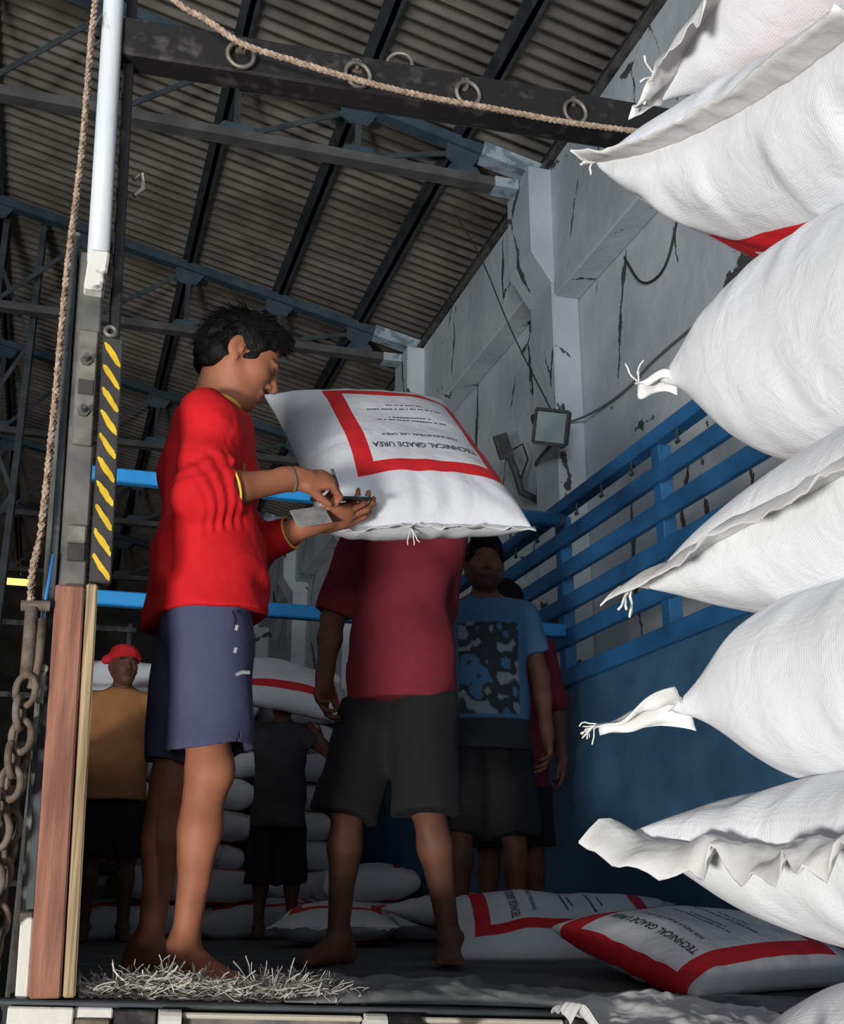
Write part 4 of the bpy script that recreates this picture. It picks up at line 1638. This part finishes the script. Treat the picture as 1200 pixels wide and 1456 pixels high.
    slab('case', pc, .152, .074, .008, 'phone', ph)
    slab('screen', pc + pz * .0045, .142, .066, .002, 'screen', ph)
    tc = A((.575, 2.765, 1.098))
    px, pz = unit((.9, .1, .25)), unit((-.2, -.85, .45))
    py = np.cross(pz, px)
    o = slab('tally_card', tc, .095, .065, .003, 'paper')
    tag(o, 'folded pale tally card held below the phone', 'card')
    pen = empty('pen', (.60, 2.68, 1.15), 'slim pen gripped in the young man\'s right hand', 'pen')
    m = MB()
    m.tube([(.606, 2.672, 1.196), (.628, 2.70, 1.162)], .004, 10)
    m.build('barrel', 'lamp_body', pen, smooth=True)
    m = MB()
    m.tube([(.628, 2.70, 1.162), (.634, 2.707, 1.151)], [.0035, .001], 10)
    m.build('tip', 'zip', pen, smooth=True)
young_man()

# ------------------------------------------------------------------ the other porters: shared builder
def porter(label, base, face, sc, skin='skin_dark', shirt='shirt_maroon', shorts='shorts_black', arms=None, legs=None, head=(0, 0), headoff=(.015, 0),
           shirt_len=.80, short_len=.46, sleeve=.55, cap=False, hairm=True, lean=0., eyes=True, beard=.0, headz=1.575, h=.0075, hands=True, curl=(25, 28, 30, 32), shirt_cols=None, open_shirt=False):
    """arms / legs: local joints (forward, left, up) for a figure 1.70 m tall"""
    base = np.asarray(base, float)
    R = rotm(face)
    root = empty('person', base, label, 'person')
    W = lambda f, l, u: base + sc * (R @ np.array([f + lean * max(0, u - .9), l, u]))
    a = dict(elR=(-.03, -.235, 1.10), wrR=(.03, -.245, .85), elL=(-.03, .235, 1.10), wrL=(.03, .245, .85))
    a.update(arms or {})
    l = dict(knR=(.02, -.10, .48), anR=(-.01, -.11, .078), knL=(.02, .10, .48), anL=(-.01, .11, .078), toeR=-8, toeL=8)
    l.update(legs or {})
    J = dict(pel=W(0, 0, .93), waist=W(0, 0, 1.06), chest=W(0, 0, 1.24), neck=W(-.005, 0, 1.425), shR=W(0, -.165, 1.345), shL=W(0, .165, 1.345),
             hipR=W(0, -.085, .89), hipL=W(0, .085, .89))
    for k in ('elR', 'wrR', 'elL', 'wrL'):
        J[k] = W(*a[k])
    for k in ('knR', 'anR', 'knL', 'anL'):
        J[k] = W(*l[k])
    HR = rotm(face + head[0], head[1])
    hc = W(headoff[0], headoff[1], headz)
    pts = np.array(list(J.values()) + [hc])
    lo, hi = pts.min(0) - .26 * sc, pts.max(0) + .26 * sc
    lo[2] = base[2] - .03
    s = SDF(lo, hi, h)
    torso(s, J, R, sc)
    add_head(s, hc, HR, sc, neck=J['neck'] - np.array([0, 0, .03]), detail=h < .0078)
    for sd, si in (('R', 1), ('L', -1)):
        add_arm(s, J['sh' + sd], J['el' + sd], J['wr' + sd], sc)
        d = unit(J['wr' + sd] - J['el' + sd])
        n = R @ np.array([0, -si, 0.]) if abs(d[2]) > .3 and d[2] < 0 else -(R @ np.array([1., 0, 0]))
        add_hand(s, J['wr' + sd], d, n, si, sc * 1.02, curl=curl)
        td = rotm(face + l['toe' + sd])[:, 0]
        add_leg(s, J['hip' + sd], J['kn' + sd], J['an' + sd], R[:, 0], td, sc, detail=h < .0078)
    V, F = s.mesh()
    mk('body', V, F, skin, root, smooth=True, cols=face_colors(V, hc, HR, sc, beard=beard, eyes=eyes))
    hs = h * 1.05
    # shirt
    s = SDF(lo, hi, hs)
    Rt = R.T
    e = lambda p, r, k=.05: s.ell(p, np.array(r) * sc, Rt, k)
    e(J['chest'], (.130, .185, .185), 0)
    e(J['waist'], (.120, .165, .20))
    s.cap(W(0, -.05, 1.0), W(0, -.05, .6), .125 * sc, .148 * sc, .05)
    s.cap(W(0, .05, 1.0), W(0, .05, .6), .125 * sc, .148 * sc, .05)
    e(J['neck'] * .55 + J['chest'] * .45, (.10, .158, .085))
    for sd in 'RL':
        s.cap(J['neck'] - np.array([0, 0, .03]), J['sh' + sd], .058 * sc, .060 * sc, .04)
        ee, ww = J['el' + sd], J['wr' + sd]
        if sleeve <= 1:
            s.cap(J['sh' + sd], J['sh' + sd] + (ee - J['sh' + sd]) * sleeve, .074 * sc, .070 * sc, .03, flat=True)
        else:
            s.cap(J['sh' + sd], ee, .072 * sc, .060 * sc, .03)
            s.cap(ee, ee + (ww - ee) * (sleeve - 1), .060 * sc, .055 * sc, .02, flat=True)
    s.plane(W(0, 0, shirt_len), (0, 0, -1), .006)
    s.cap(J['neck'] + .01 * R[:, 0], J['neck'] + .03 * R[:, 0] + np.array([0, 0, .12]), .064 * sc, .075 * sc, .012, 'sub')
    s.warp(folds(.006, [((.4, .3, 1.), 30, .5), ((1., .5, -.5), 22, .5), ((.4, -1., .3), 20, .5)], int(abs(base[0]) * 50)))
    V, F = s.mesh()
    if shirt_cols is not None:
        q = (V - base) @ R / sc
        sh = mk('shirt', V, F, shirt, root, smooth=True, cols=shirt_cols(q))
    else:
        sh = mk('shirt', V, F, shirt, root, smooth=True)
    # shorts
    s = SDF(lo, hi, hs)
    s.ell(J['pel'], np.array([.105, .15, .15]) * sc, Rt, 0)
    for sd in 'RL':
        kn, hp = J['kn' + sd], J['hip' + sd]
        f = (hp[2] - (base[2] + short_len * sc)) / (hp[2] - kn[2])
        en = hp + (kn - hp) * f
        s.cap(hp, en, .098 * sc, .108 * sc, .05, flat=True)
    s.plane(W(0, 0, shirt_len + .012), (0, 0, 1))
    s.warp(folds(.006, [((1., .4, .15), 26, .6), ((.4, 1., -.2), 24, .5)], int(abs(base[1]) * 9)))
    V, F = s.mesh()
    mk('shorts', V, F, shorts, root, smooth=True)
    if cap:
        s = SDF(hc - .2, hc + .2, .006)
        H = lambda p: hc + sc * (HR @ np.asarray(p, float))
        s.ell(H((-.012, 0, .055)), np.array([.112, .096, .088]) * sc, HR.T, 0)
        s.plane(H((.0, 0, .022)), HR @ np.array([.18, 0, -1.]), .01)
        s.ell(H((-.03, -.105, .035)), np.array([.025, .03, .028]) * sc, HR.T, .03)
        s.warp(folds(.004, [((.2, .2, 1.), 90, .7), ((.5, 1, .6), 60, .5)], 4))
        V, F = s.mesh()
        mk('head_cloth', V, F, 'cap_red', root, smooth=True)
    elif hairm:
        hair_cap(hc, HR, sc, root, h=.006, thick=.012, seed=int(base[1] * 7), fringe=.062)
    return root

# porter bringing the sack on his head, walking towards the tail; his head is under the sack
porter('porter in maroon shirt and black shorts balancing a printed sack on his head', (1.02, 3.45, zf(1.02, 3.45)), 225, .955, shirt='shirt_maroon',
       arms=dict(elR=(.03, -.25, 1.10), wrR=(.12, -.22, .88), elL=(-.19, .02, 1.10), wrL=(-.14, -.10, .97)),
       legs=dict(knR=(.09, -.14, .49), anR=(.05, -.19, .078), knL=(.05, .12, .48), anL=(-.06, .14, .082), toeR=-12, toeL=25),
       shirt_len=.80, short_len=.44, sleeve=.95, lean=.0, head=(0, -14), headoff=(-.005, 0), headz=1.53, eyes=False, h=.0075)

def tee(q):
    """blue T-shirt with a dark and white picture print on the chest"""
    n = vnoise(q, 16, 3) + .6 * vnoise(q, 34, 5)
    c = np.tile(np.array([.05, .14, .26]), (len(q), 1))
    pr = (q[:, 0] > .02) & (np.abs(q[:, 1]) < .125) & (q[:, 2] > .92) & (q[:, 2] < 1.30)
    dark = pr & (n > -.16)
    c[dark] = (.025, .03, .035)
    wh = pr & (n > .20)
    c[wh] = (.20, .24, .27)
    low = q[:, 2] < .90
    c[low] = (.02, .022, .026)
    return c
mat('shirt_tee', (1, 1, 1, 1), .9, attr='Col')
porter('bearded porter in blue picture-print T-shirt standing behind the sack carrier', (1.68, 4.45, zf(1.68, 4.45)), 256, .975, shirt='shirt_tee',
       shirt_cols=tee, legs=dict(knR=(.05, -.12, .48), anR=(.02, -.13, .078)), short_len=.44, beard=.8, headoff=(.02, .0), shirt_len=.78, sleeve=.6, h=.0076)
porter('dark-haired porter in maroon shirt turned away beside the blue side panel', (1.93, 4.85, zf(1.9, 4.85)), 60, .94, shirt='shirt_maroon', short_len=.44, sleeve=1.1, shirt_len=.7, h=.009)
porter('man in red head cloth and tan T-shirt watching from the front of the bed', (.37, 7.12, zf(.37, 7.12)), 268, .985, shirt='shirt_tan',
       arms=dict(elR=(-.02, -.24, 1.10), wrR=(.05, -.25, .86), elL=(.0, .235, 1.10), wrL=(.06, .29, .84)), cap=True, short_len=.46, sleeve=.62, head=(14, 3), shirt_len=.78, h=.0076)
# porter seen from behind, a sack across his shoulders
porter('porter in dark grey shirt seen from behind with a sack on his shoulders', (1.33, 7.05, zf(1.33, 7.05)), 82, .87, shirt='shirt_grey',
       arms=dict(elR=(.0, -.38, 1.20), wrR=(-.03, -.27, 1.31), elL=(.0, .38, 1.20), wrL=(-.03, .27, 1.31)), short_len=.36, sleeve=.3, shirt_len=.72, head=(0, -25), headoff=(.07, 0), h=.009)

def shoulder_sack():
    sk = Sack(T=.25, L=.92, W=.56, seed=41, flat=.9, lump=.02, wr=.009, bendx=-.06)
    a = Vector((-.98, -.05, .12)).normalized()
    n = Vector((-.05, -.55, .83)).normalized()
    y = n.cross(a).normalized()
    n = a.cross(y)
    M = Matrix((a, y, n)).transposed()
    make_sack('white red-framed sack lying across the shoulders of the grey-shirted porter', sk, (1.30, 6.93, 1.40), mtx=M, nu=60, nv=44, hem=dict(w=.03, crump=.01, n=30))
shoulder_sack()
# ================================================================== DETAILS
# ------------------------------------------------------------------ ropes, chain and lashing at the tail post
def ropes():
    def rope(pts, r, n=5, label='', name='rope', lam=.05, m='rope'):
        """three twisted strands along a smoothed path"""
        P = [Vector(p) for p in pts]
        path = []
        for i in range(len(P) - 1):
            p0, p1, p2, p3 = P[max(i - 1, 0)], P[i], P[i + 1], P[min(i + 2, len(P) - 1)]
            k = max(2, int((p2 - p1).length / .012))
            for j in range(k):
                t = j / k
                path.append(.5 * ((2 * p1) + (p2 - p0) * t + (2 * p0 - 5 * p1 + 4 * p2 - p3) * t * t + (3 * p1 - p0 - 3 * p2 + p3) * t ** 3))
        path.append(P[-1])
        root = empty(name, path[-1], label, 'rope')
        L = 0
        frames = []
        for i, p in enumerate(path):
            if i:
                L += (p - path[i - 1]).length
            d = (path[min(i + 1, len(path) - 1)] - path[max(i - 1, 0)]).normalized()
            a = d.cross(Vector((0, 1, .1))).normalized()
            frames.append((p, a, d.cross(a), L))
        for s in range(3):
            pp = []
            for p, a, b, l in frames:
                t = 2 * PI * (l / lam + s / 3)
                pp.append(p + (a * math.cos(t) + b * math.sin(t)) * r * .55)
            m_ = MB()
            m_.tube(pp, r * .55, 6)
            m_.build('strand', m, root, smooth=True)
    rope([(-.068, 2.41, 2.34), (-.071, 2.40, 2.15), (-.064, 2.395, 1.8), (-.067, 2.39, 1.49), (-.063, 2.39, 1.2), (-.062, 2.39, .90), (-.07, 2.385, .80), (-.066, 2.38, .72)], .0085,
         label='tan rope hanging down beside the white pipe of the tail post')
    rope([(.04, 2.38, 2.36), (.115, 2.38, 2.265), (.2, 2.38, 2.225), (.285, 2.375, 2.175), (.42, 2.38, 2.16), (.56, 2.38, 2.145), (.75, 2.385, 2.14), (.95, 2.39, 2.15), (1.15, 2.39, 2.155), (1.34, 2.39, 2.17), (1.7, 2.39, 2.20), (2.2, 2.4, 2.24)], .009,
         label='tan rope slung along the dark tail beam and through its rings')
    # load binder: rod with clamp, then rusty chain
    b = empty('chain_binder', (-.06, 2.38, .55), 'rusty clamp and rod tying the rope to the chain', 'binder')
    m = MB()
    m.tube([(-.085, 2.38, .725), (-.03, 2.38, .728)], .011, 10)
    m.build('clamp', 'rust', b)
    m = MB()
    m.tube([(-.064, 2.375, .72), (-.062, 2.375, .66), (-.060, 2.372, .585)], .0125, 10)
    m.build('rod', 'rust', b, smooth=True)
    m = MB()
    m.tube([(-.042, 2.378, .70), (-.04, 2.376, .62), (-.048, 2.374, .56)], .009, 8)
    m.build('rod', 'rust', b, smooth=True)
    c = empty('chain', (-.06, 2.36, 0), 'rusty heavy chain hanging beside the wooden tail plank', 'chain')
    pts = [(-.062, .575), (-.06, .50), (-.07, .42), (-.078, .35), (-.088, .27), (-.082, .20), (-.09, .12), (-.086, .04), (-.092, -.04), (-.09, -.12), (-.088, -.2)]
    z = .585
    i = 0
    while z > -.22:
        x = np.interp(-z, [-p[1] for p in pts], [p[0] for p in pts])
        m = MB()
        ax = (.25, 1, 0) if i % 2 == 0 else (1, -.35, .1)
        m.torus((x + .004 * (-1) ** i, 2.365, z - .03), .030, .0075, ax, n=22, m=8, sx=.62, e=(ax[1], -ax[0], 0))
        m.build('link', 'rust', c, smooth=True)
        z -= .044
        i += 1
    c2 = empty('chain', (-.04, 2.39, 0), 'second rusty chain run tucked behind the first beside the plank', 'chain')
    z, i = .50, 0
    while z > -.2:
        x = -.045 - .03 * (.5 - z) + .004 * math.sin(i * 1.7)
        m = MB()
        ax = (.6, 1, 0) if i % 2 == 0 else (1, -.6, 0)
        m.torus((x - .01, 2.40, z - .03), .028, .007, ax, n=20, m=8, sx=.62, e=(ax[1], -ax[0], 0))
        m.build('link', 'rust', c2, smooth=True)
        z -= .042
        i += 1
    m = MB()
    m.tube([(-.034, 2.40, .84), (-.040, 2.395, .74), (-.043, 2.395, .66)], .0035, 6)
    tag(m.build('blue_strap', 'blue_strap', smooth=True), 'thin blue cord hanging beside the tail post', 'cord')
    m = MB()
    m.box(-.037, -.024, 2.385, 2.40, .535, .60)
    m.tube([(-.03, 2.385, .603), (-.03, 2.40, .603)], .010, 10)
    o = m.build('latch', 'steel_plate', truck, bevel=.002)
ropes()

# ------------------------------------------------------------------ floodlight, small lamp, cables on the right wall
def smooth_path(pts, step):
    P = [Vector(p) for p in pts]
    path = []
    for i in range(len(P) - 1):
        p0, p1, p2, p3 = P[max(i - 1, 0)], P[i], P[i + 1], P[min(i + 2, len(P) - 1)]
        k = max(2, int((p2 - p1).length / step))
        for j in range(k):
            t = j / k
            path.append(.5 * ((2 * p1) + (p2 - p0) * t + (2 * p0 - 5 * p1 + 4 * p2 - p3) * t * t + (3 * p1 - p0 - 3 * p2 + p3) * t ** 3))
    path.append(P[-1])
    return path

def wall_lamps():
    P = Vector((3.18, 7.0, 3.36))
    f = empty('floodlight', P, 'grey floodlight hanging on the cracked pillar of the right wall', 'lamp')
    d = Vector((-.62, -.70, -.36)).normalized()
    r = d.cross(Vector((0, 0, 1))).normalized()
    r = (r * .96 + Vector((0, 0, 1)) * .28).normalized()
    u = r.cross(d).normalized()
    def slab(name, c, w, h, t, m, par, bev=.006):
        M = [c + r * a * w / 2 + u * b * h / 2 + d * e * t / 2 for e in (-1, 1) for a, b in ((-1, -1), (1, -1), (1, 1), (-1, 1))]
        return MB().hexa(M).build(name, m, par, bevel=bev)
    slab('housing', P, .25, .24, .07, 'lamp_body', f)
    for a, b, w, h in ((0, .12, .25, .022), (0, -.12, .25, .022), (.122, 0, .02, .24), (-.122, 0, .02, .24)):
        slab('bezel', P + d * .045 + r * a + u * b, w, h, .03, 'lamp_body', f, .003)
    slab('glass', P + d * .036, .225, .215, .008, 'lamp_glass', f, .001)
    m = MB()
    m.tube([P - d * .03 + r * .13, P - d * .12 + r * .15 - u * .03, P - d * .18 + r * .12], .02, 8)
    m.build('bracket', 'lamp_body', f, smooth=True)
    m = MB()
    m.tube([P - d * .04 + r * .1 - u * .02, P - d * .12 + r * .17 + u * .02, P - d * .17 + r * .20 + u * .05], .03, 8)
    m.build('driver_box', 'lamp_body', f, smooth=True)
    Q = Vector((3.33, 8.2, 3.60))
    s = empty('wall_lamp', Q, 'small dark bulkhead lamp on a bent arm beyond the floodlight', 'lamp')
    m = MB()
    m.beam(Q + Vector((-.1, -.05, .16)), Q + Vector((-.02, .0, -.02)), .12, .05, up=(0, 1, 0))
    m.build('head', 'lamp_body', s, bevel=.006)
    m = MB()
    m.tube([Q, Q + Vector((.05, 0, -.12)), Q + Vector((.1, 0, -.3)), Q + Vector((.26, 0, -.36))], .03, 8)
    m.build('arm', 'lamp_body', s, smooth=True)
    m = MB()
    m.tube([Q + Vector((.02, -.03, .05)), Q + Vector((.1, -.05, .1)), Q + Vector((.15, -.03, -.02)), Q + Vector((.1, 0, -.18))], .009, 6)
    m.build('lead', 'wire', s, smooth=True)
    def wire(pts, r, label, m_='wire', name='cable'):
        m = MB()
        m.tube(smooth_path(pts, .05), r, 6)
        tag(m.build(name, m_, smooth=True), label, 'cable')
    wire([(2.85, 8.1, 5.72), (2.95, 7.75, 5.1), (3.05, 7.4, 4.3), P + Vector((.03, .05, .13))], .006, 'thin wire running from the truss down to the floodlight')
    wire([P + Vector((.05, .05, .08)), (3.28, 7.02, 3.56), (3.35, 7.18, 3.53), (3.42, 7.30, 3.55), (3.50, 7.24, 3.56), (3.57, 7.0, 3.56), (3.575, 6.6, 3.54), (3.58, 6.2, 3.58), (3.58, 5.4, 3.57)], .009, 'grey cable crossing the pillar and wall from the floodlight', 'cable_grey')
    wire([Q + Vector((.24, 0, -.3)), (3.575, 8.2, 3.36), (3.5, 7.85, 3.34), (3.355, 7.72, 3.36), P + Vector((.06, .08, -.06))], .014, 'grey conduit joining the small lamp to the floodlight', 'cable_grey')
    wire([(3.59, 6.55, 4.55), (3.585, 6.35, 4.25), (3.585, 6.15, 4.15), (3.585, 5.95, 4.2), (3.585, 5.75, 4.5), (3.585, 5.7, 4.6)], .009, 'drooping loop of dark cable on the wall above the truck side')
wall_lamps()

# ------------------------------------------------------------------ shredded sack fibre on the tail edge
def shreds():
    r = random.Random(21)
    m = MB()
    def strand(p, d, ln, w, up):
        q = Vector(p)
        d = Vector(d).normalized()
        pts = []
        for k in range(5):
            pts.append(q.copy())
            d = (d + Vector((r.uniform(-.55, .55), r.uniform(-.4, .4), r.uniform(-.35, .35) + up))).normalized()
            q = q + d * ln / 4
            q.x = max(q.x, .094)
            zmin = zf(q.x, max(q.y, 2.45)) + .002
            q.z = max(q.z, zmin)
        vs, fs = [], []
        for i, p_ in enumerate(pts):
            sd = Vector((d.y, -d.x, .3)).normalized() * w
            vs += [p_ - sd, p_ + sd, p_ + sd + Vector((0, .0006, .0012)), p_ - sd + Vector((0, .0006, .0012))]
        for i in range(4):
            for k in range(4):
                a, b = i * 4 + k, i * 4 + (k + 1) % 4
                fs.append((a, b, b + 4, a + 4))
        m.add(vs, fs)
    for i in range(2600):
        x = .10 + .55 * (r.random() ** .9)
        prof = .035 * math.exp(-((x - .26) / .13) ** 2) + .03 * math.exp(-((x - .52) / .10) ** 2) + .008
        y = r.uniform(2.43, 2.60)
        z = zf(x, y) + r.random() ** 1.5 * prof
        strand((x, y, z), (r.uniform(-1, 1), r.uniform(-.6, .6), r.uniform(-.15, .3)), r.uniform(.02, .06), r.uniform(.0005, .0014), 0)
    for x, dz in ((.175, .05), (.19, .035), (.425, .06), (.44, .05), (.475, .045), (.5, .06), (.50, .03), (.40, .03), (.345, .03)):
        for k in range(2):
            strand((x + r.uniform(-.01, .01), 2.48, zf(x, 2.48) + .01), (r.uniform(-.5, .5), r.uniform(-.3, .1), 1.2), dz * 1.3, .0014, .12)
    o = m.build('shredded_fibre', 'shred')
    tag(o, 'heap of pale shredded sack fibre on the truck tail edge', 'fibre', kind='stuff')
    m = MB()
shreds()

# ------------------------------------------------------------------ crumpled tarpaulin along the tail and loose plastic sheet
def cloth(name, label, cat, m, x0, x1, y0, y1, hfun, nx=90, ny=30, drape=None, thick=.003):
    xs, ys = np.linspace(0, 1, nx + 1), np.linspace(0, 1, ny + 1)
    X, Y = np.meshgrid(xs, ys, indexing='ij')
    P = hfun(X, Y, x0 + (x1 - x0) * X, y0 + (y1 - y0) * Y).reshape(-1, 3)
    k = len(P)
    V = np.concatenate([P, P - np.array([0, 0, thick])])
    idx = np.arange(k).reshape(nx + 1, ny + 1)
    q = np.stack([idx[:-1, :-1], idx[1:, :-1], idx[1:, 1:], idx[:-1, 1:]], -1).reshape(-1, 4)
    rim = np.concatenate([idx[:, 0], idx[-1, 1:], idx[::-1, -1][1:], idx[0, ::-1][1:]])
    e = np.stack([rim[:-1], rim[1:], rim[1:] + k, rim[:-1] + k], -1)
    F = np.concatenate([q, q[:, ::-1] + k, e[:, ::-1]])
    return tag(mk(name, V, F, m, None, smooth=True), label, cat)

def tarps():
    zfv = np.vectorize(zf)
    def h1(U, V, X, Y):
        Y = Y + .02 * np.sin(X * 9)
        q = np.stack([X * 7, Y * 9, X * 0], -1)
        n = vnoise(q, 1.0, 3) + .6 * vnoise(q, 2.6, 4) + .35 * vnoise(q, 6, 5)
        e = np.clip(np.sin(V * PI), 0, 1) ** .5 * np.clip(np.sin(U * PI) * 4, 0, 1)
        big = .026 * np.exp(-((X - .95) / .2) ** 2) + .018 * np.exp(-((X - .64) / .13) ** 2) + .010
        Z = zfv(X, np.maximum(Y, 2.45)) + .006 + e * np.clip(big * (1 + 1.6 * n), 0, .1)
        return np.stack([X, Y, Z], -1)
    global TARP
    TARP = cloth('tarpaulin', 'crumpled grey tarpaulin spread along the truck tail edge', 'tarpaulin', 'tarp', .48, 2.2, 2.425, 2.74, h1, 200, 50)
    def h2(U, V, X, Y):
        q = np.stack([X * 9, Y * 12, X * 0 + 3], -1)
        n = vnoise(q, 1.0, 13) + .7 * vnoise(q, 2.5, 14) + .4 * vnoise(q, 6, 15)
        lift = np.exp(-((U - .04) / .05) ** 2) * .06 * np.clip(1 - V, 0, 1)
        Z = .004 - .03 * X + .022 * n - .05 * (1 - V) + lift + .02 * np.exp(-((U - .55) / .25) ** 2)
        Yy = Y + .03 * vnoise(q, 1.3, 17)
        w = np.clip(1 - U * 3, 0, 1)
        Yy = Yy * (1 - w * .5) + 2.30 * w * .5
        return np.stack([X + .03 * vnoise(q, 1.2, 19), Yy, Z], -1)
    cloth('plastic_sheet', 'loose crumpled white plastic sheet hanging over the tail sill', 'sheet', 'plastic_white', 1.0, 1.5, 2.16, 2.345, h2, 110, 50)
    for x, y, s in ((1.52, 2.86, .018), (1.59, 2.84, .014)):
        m = MB()
        rr = random.Random(int(x * 100))
        pts, n = [], 0
        bm = bmesh.new()
        bmesh.ops.create_icosphere(bm, subdivisions=2, radius=s)
        vs = [(v.co.x * 1.3 + x, v.co.y + y, v.co.z * .7 + zf(x, y) + s * .8 + rr.uniform(-.002, .002)) for v in bm.verts]
        fs = [tuple(v.index for v in f.verts) for f in bm.faces]
        bm.free()
        o = mk('clod', vs, fs, 'steel_black', None, smooth=True)
        tag(o, 'small dark clod lying on the tarpaulin before the printed sack', 'clod', 'clods on the tarpaulin')
tarps()
# ================================================================== SOFT CONTACT: sacks flatten where they press on each other
from mathutils.bvhtree import BVHTree
def wverts(o):
    V = np.empty(len(o.data.vertices) * 3)
    o.data.vertices.foreach_get('co', V)
    M = np.array(o.matrix_world)
    return V.reshape(-1, 3) @ M[:3, :3].T + M[:3, 3]
def set_wverts(o, V):
    M = np.array(o.matrix_world.inverted())
    o.data.vertices.foreach_set('co', (V @ M[:3, :3].T + M[:3, 3]).ravel())
    o.data.update()
FACES = {}
def bvh(o, V):
    if o.name not in FACES:
        FACES[o.name] = [tuple(p.vertices) for p in o.data.polygons]
    return BVHTree.FromPolygons([tuple(v) for v in V], FACES[o.name])
def exits(V, T, lo, hi, d):
    """for points of V inside the solid T: distance to leave it along d"""
    m = np.nonzero(((V > lo) & (V < hi)).all(1))[0]
    out = np.zeros(len(V))
    dv = Vector(d)
    for i in m:
        h = T.ray_cast(Vector(V[i]), dv)
        if h[0] is not None and h[1].dot(dv) > 0:
            out[i] = h[3]
    return out
def press(a, b, d, fa=.5, cap=.2):
    """a lies on the +d side of b; both yield so that they meet on one surface (fa: a's share)"""
    d = np.asarray(d, float) / np.linalg.norm(d)
    VA, VB = wverts(a), wverts(b)
    lo, hi = np.maximum(VA.min(0), VB.min(0)) - 1e-4, np.minimum(VA.max(0), VB.max(0)) + 1e-4
    if np.any(hi <= lo):
        return
    ea = exits(VA, bvh(b, VB), lo, hi, d)
    eb = exits(VB, bvh(a, VA), lo, hi, -d) if fa < 1 else None
    if fa > 0:
        set_wverts(a, VA + d * (np.where(ea < cap, ea, 0) * fa)[:, None])
    if fa < 1:
        set_wverts(b, VB - d * (np.where(eb < cap, eb, 0) * (1 - fa))[:, None])

def settle():
    bpy.context.view_layer.update()
    ground = np.vectorize(zf)
    for i in range(len(TAIL) - 1):                       # listed from the top down
        press(TAIL[i], TAIL[i + 1], (0, 0, 1))
    for it in range(2):
        ext = {o.name: (wverts(o).min(0), wverts(o).max(0)) for o in BED}
        for i, a in enumerate(BED):
            for b in BED[i + 1:]:
                la, ha = ext[a.name]
                lb, hb = ext[b.name]
                if np.any(np.minimum(ha, hb) - np.maximum(la, lb) < .002):
                    continue
                dc = (la + ha) / 2 - (lb + hb) / 2
                q = dc / ((ha - la + hb - lb) / 2)       # how far apart, in their own sizes
                ax = 2 if abs(dc[2]) > .1 else int(np.argmax(np.abs(q[:2])))
                d = np.zeros(3)
                d[ax] = 1
                press(*((a, b) if dc[ax] > 0 else (b, a)), d)
        for o in BED:                                    # floor and side boards do not yield
            V = wverts(o)
            V[:, 0] = np.clip(V[:, 0], .0, 2.309)
            V[:, 2] = np.maximum(V[:, 2], ground(V[:, 0], np.maximum(V[:, 1], 2.45)) + (.006 if V[:, 1].min() < 2.8 else .0))
            set_wverts(o, V)
    # tarpaulin is pinned flat under the sack lying on its edge
    V = wverts(TARP)
    S = BED[0]
    VS = wverts(S)
    up = exits(V, bvh(S, VS), VS.min(0), VS.max(0), (0, 0, 1))
    fl = ground(V[:, 0], np.maximum(V[:, 1], 2.45))
    n = len(V) // 2
    V[:, 2] = np.where(up > 0, np.minimum(V[:, 2], fl + np.where(np.arange(len(V)) < n, .0045, .0015)), V[:, 2])
    set_wverts(TARP, V)
    # carried sacks dent over head, hands and shoulders
    for bag, who, d in ((CARRIED[0], 'in maroon shirt and black shorts', (-.10, -.70, .70)), (CARRIED[1], 'dark grey shirt', (-.05, -.55, .83))):
        r = [o for o in bpy.data.objects if o.type == 'EMPTY' and o.get('category') == 'person' and who in o['label']][0]
        for ch in r.children:
            if ch.name.split('.')[0] in ('body', 'shirt', 'hair'):
                press(bag, ch, d, 1.0)
settle()
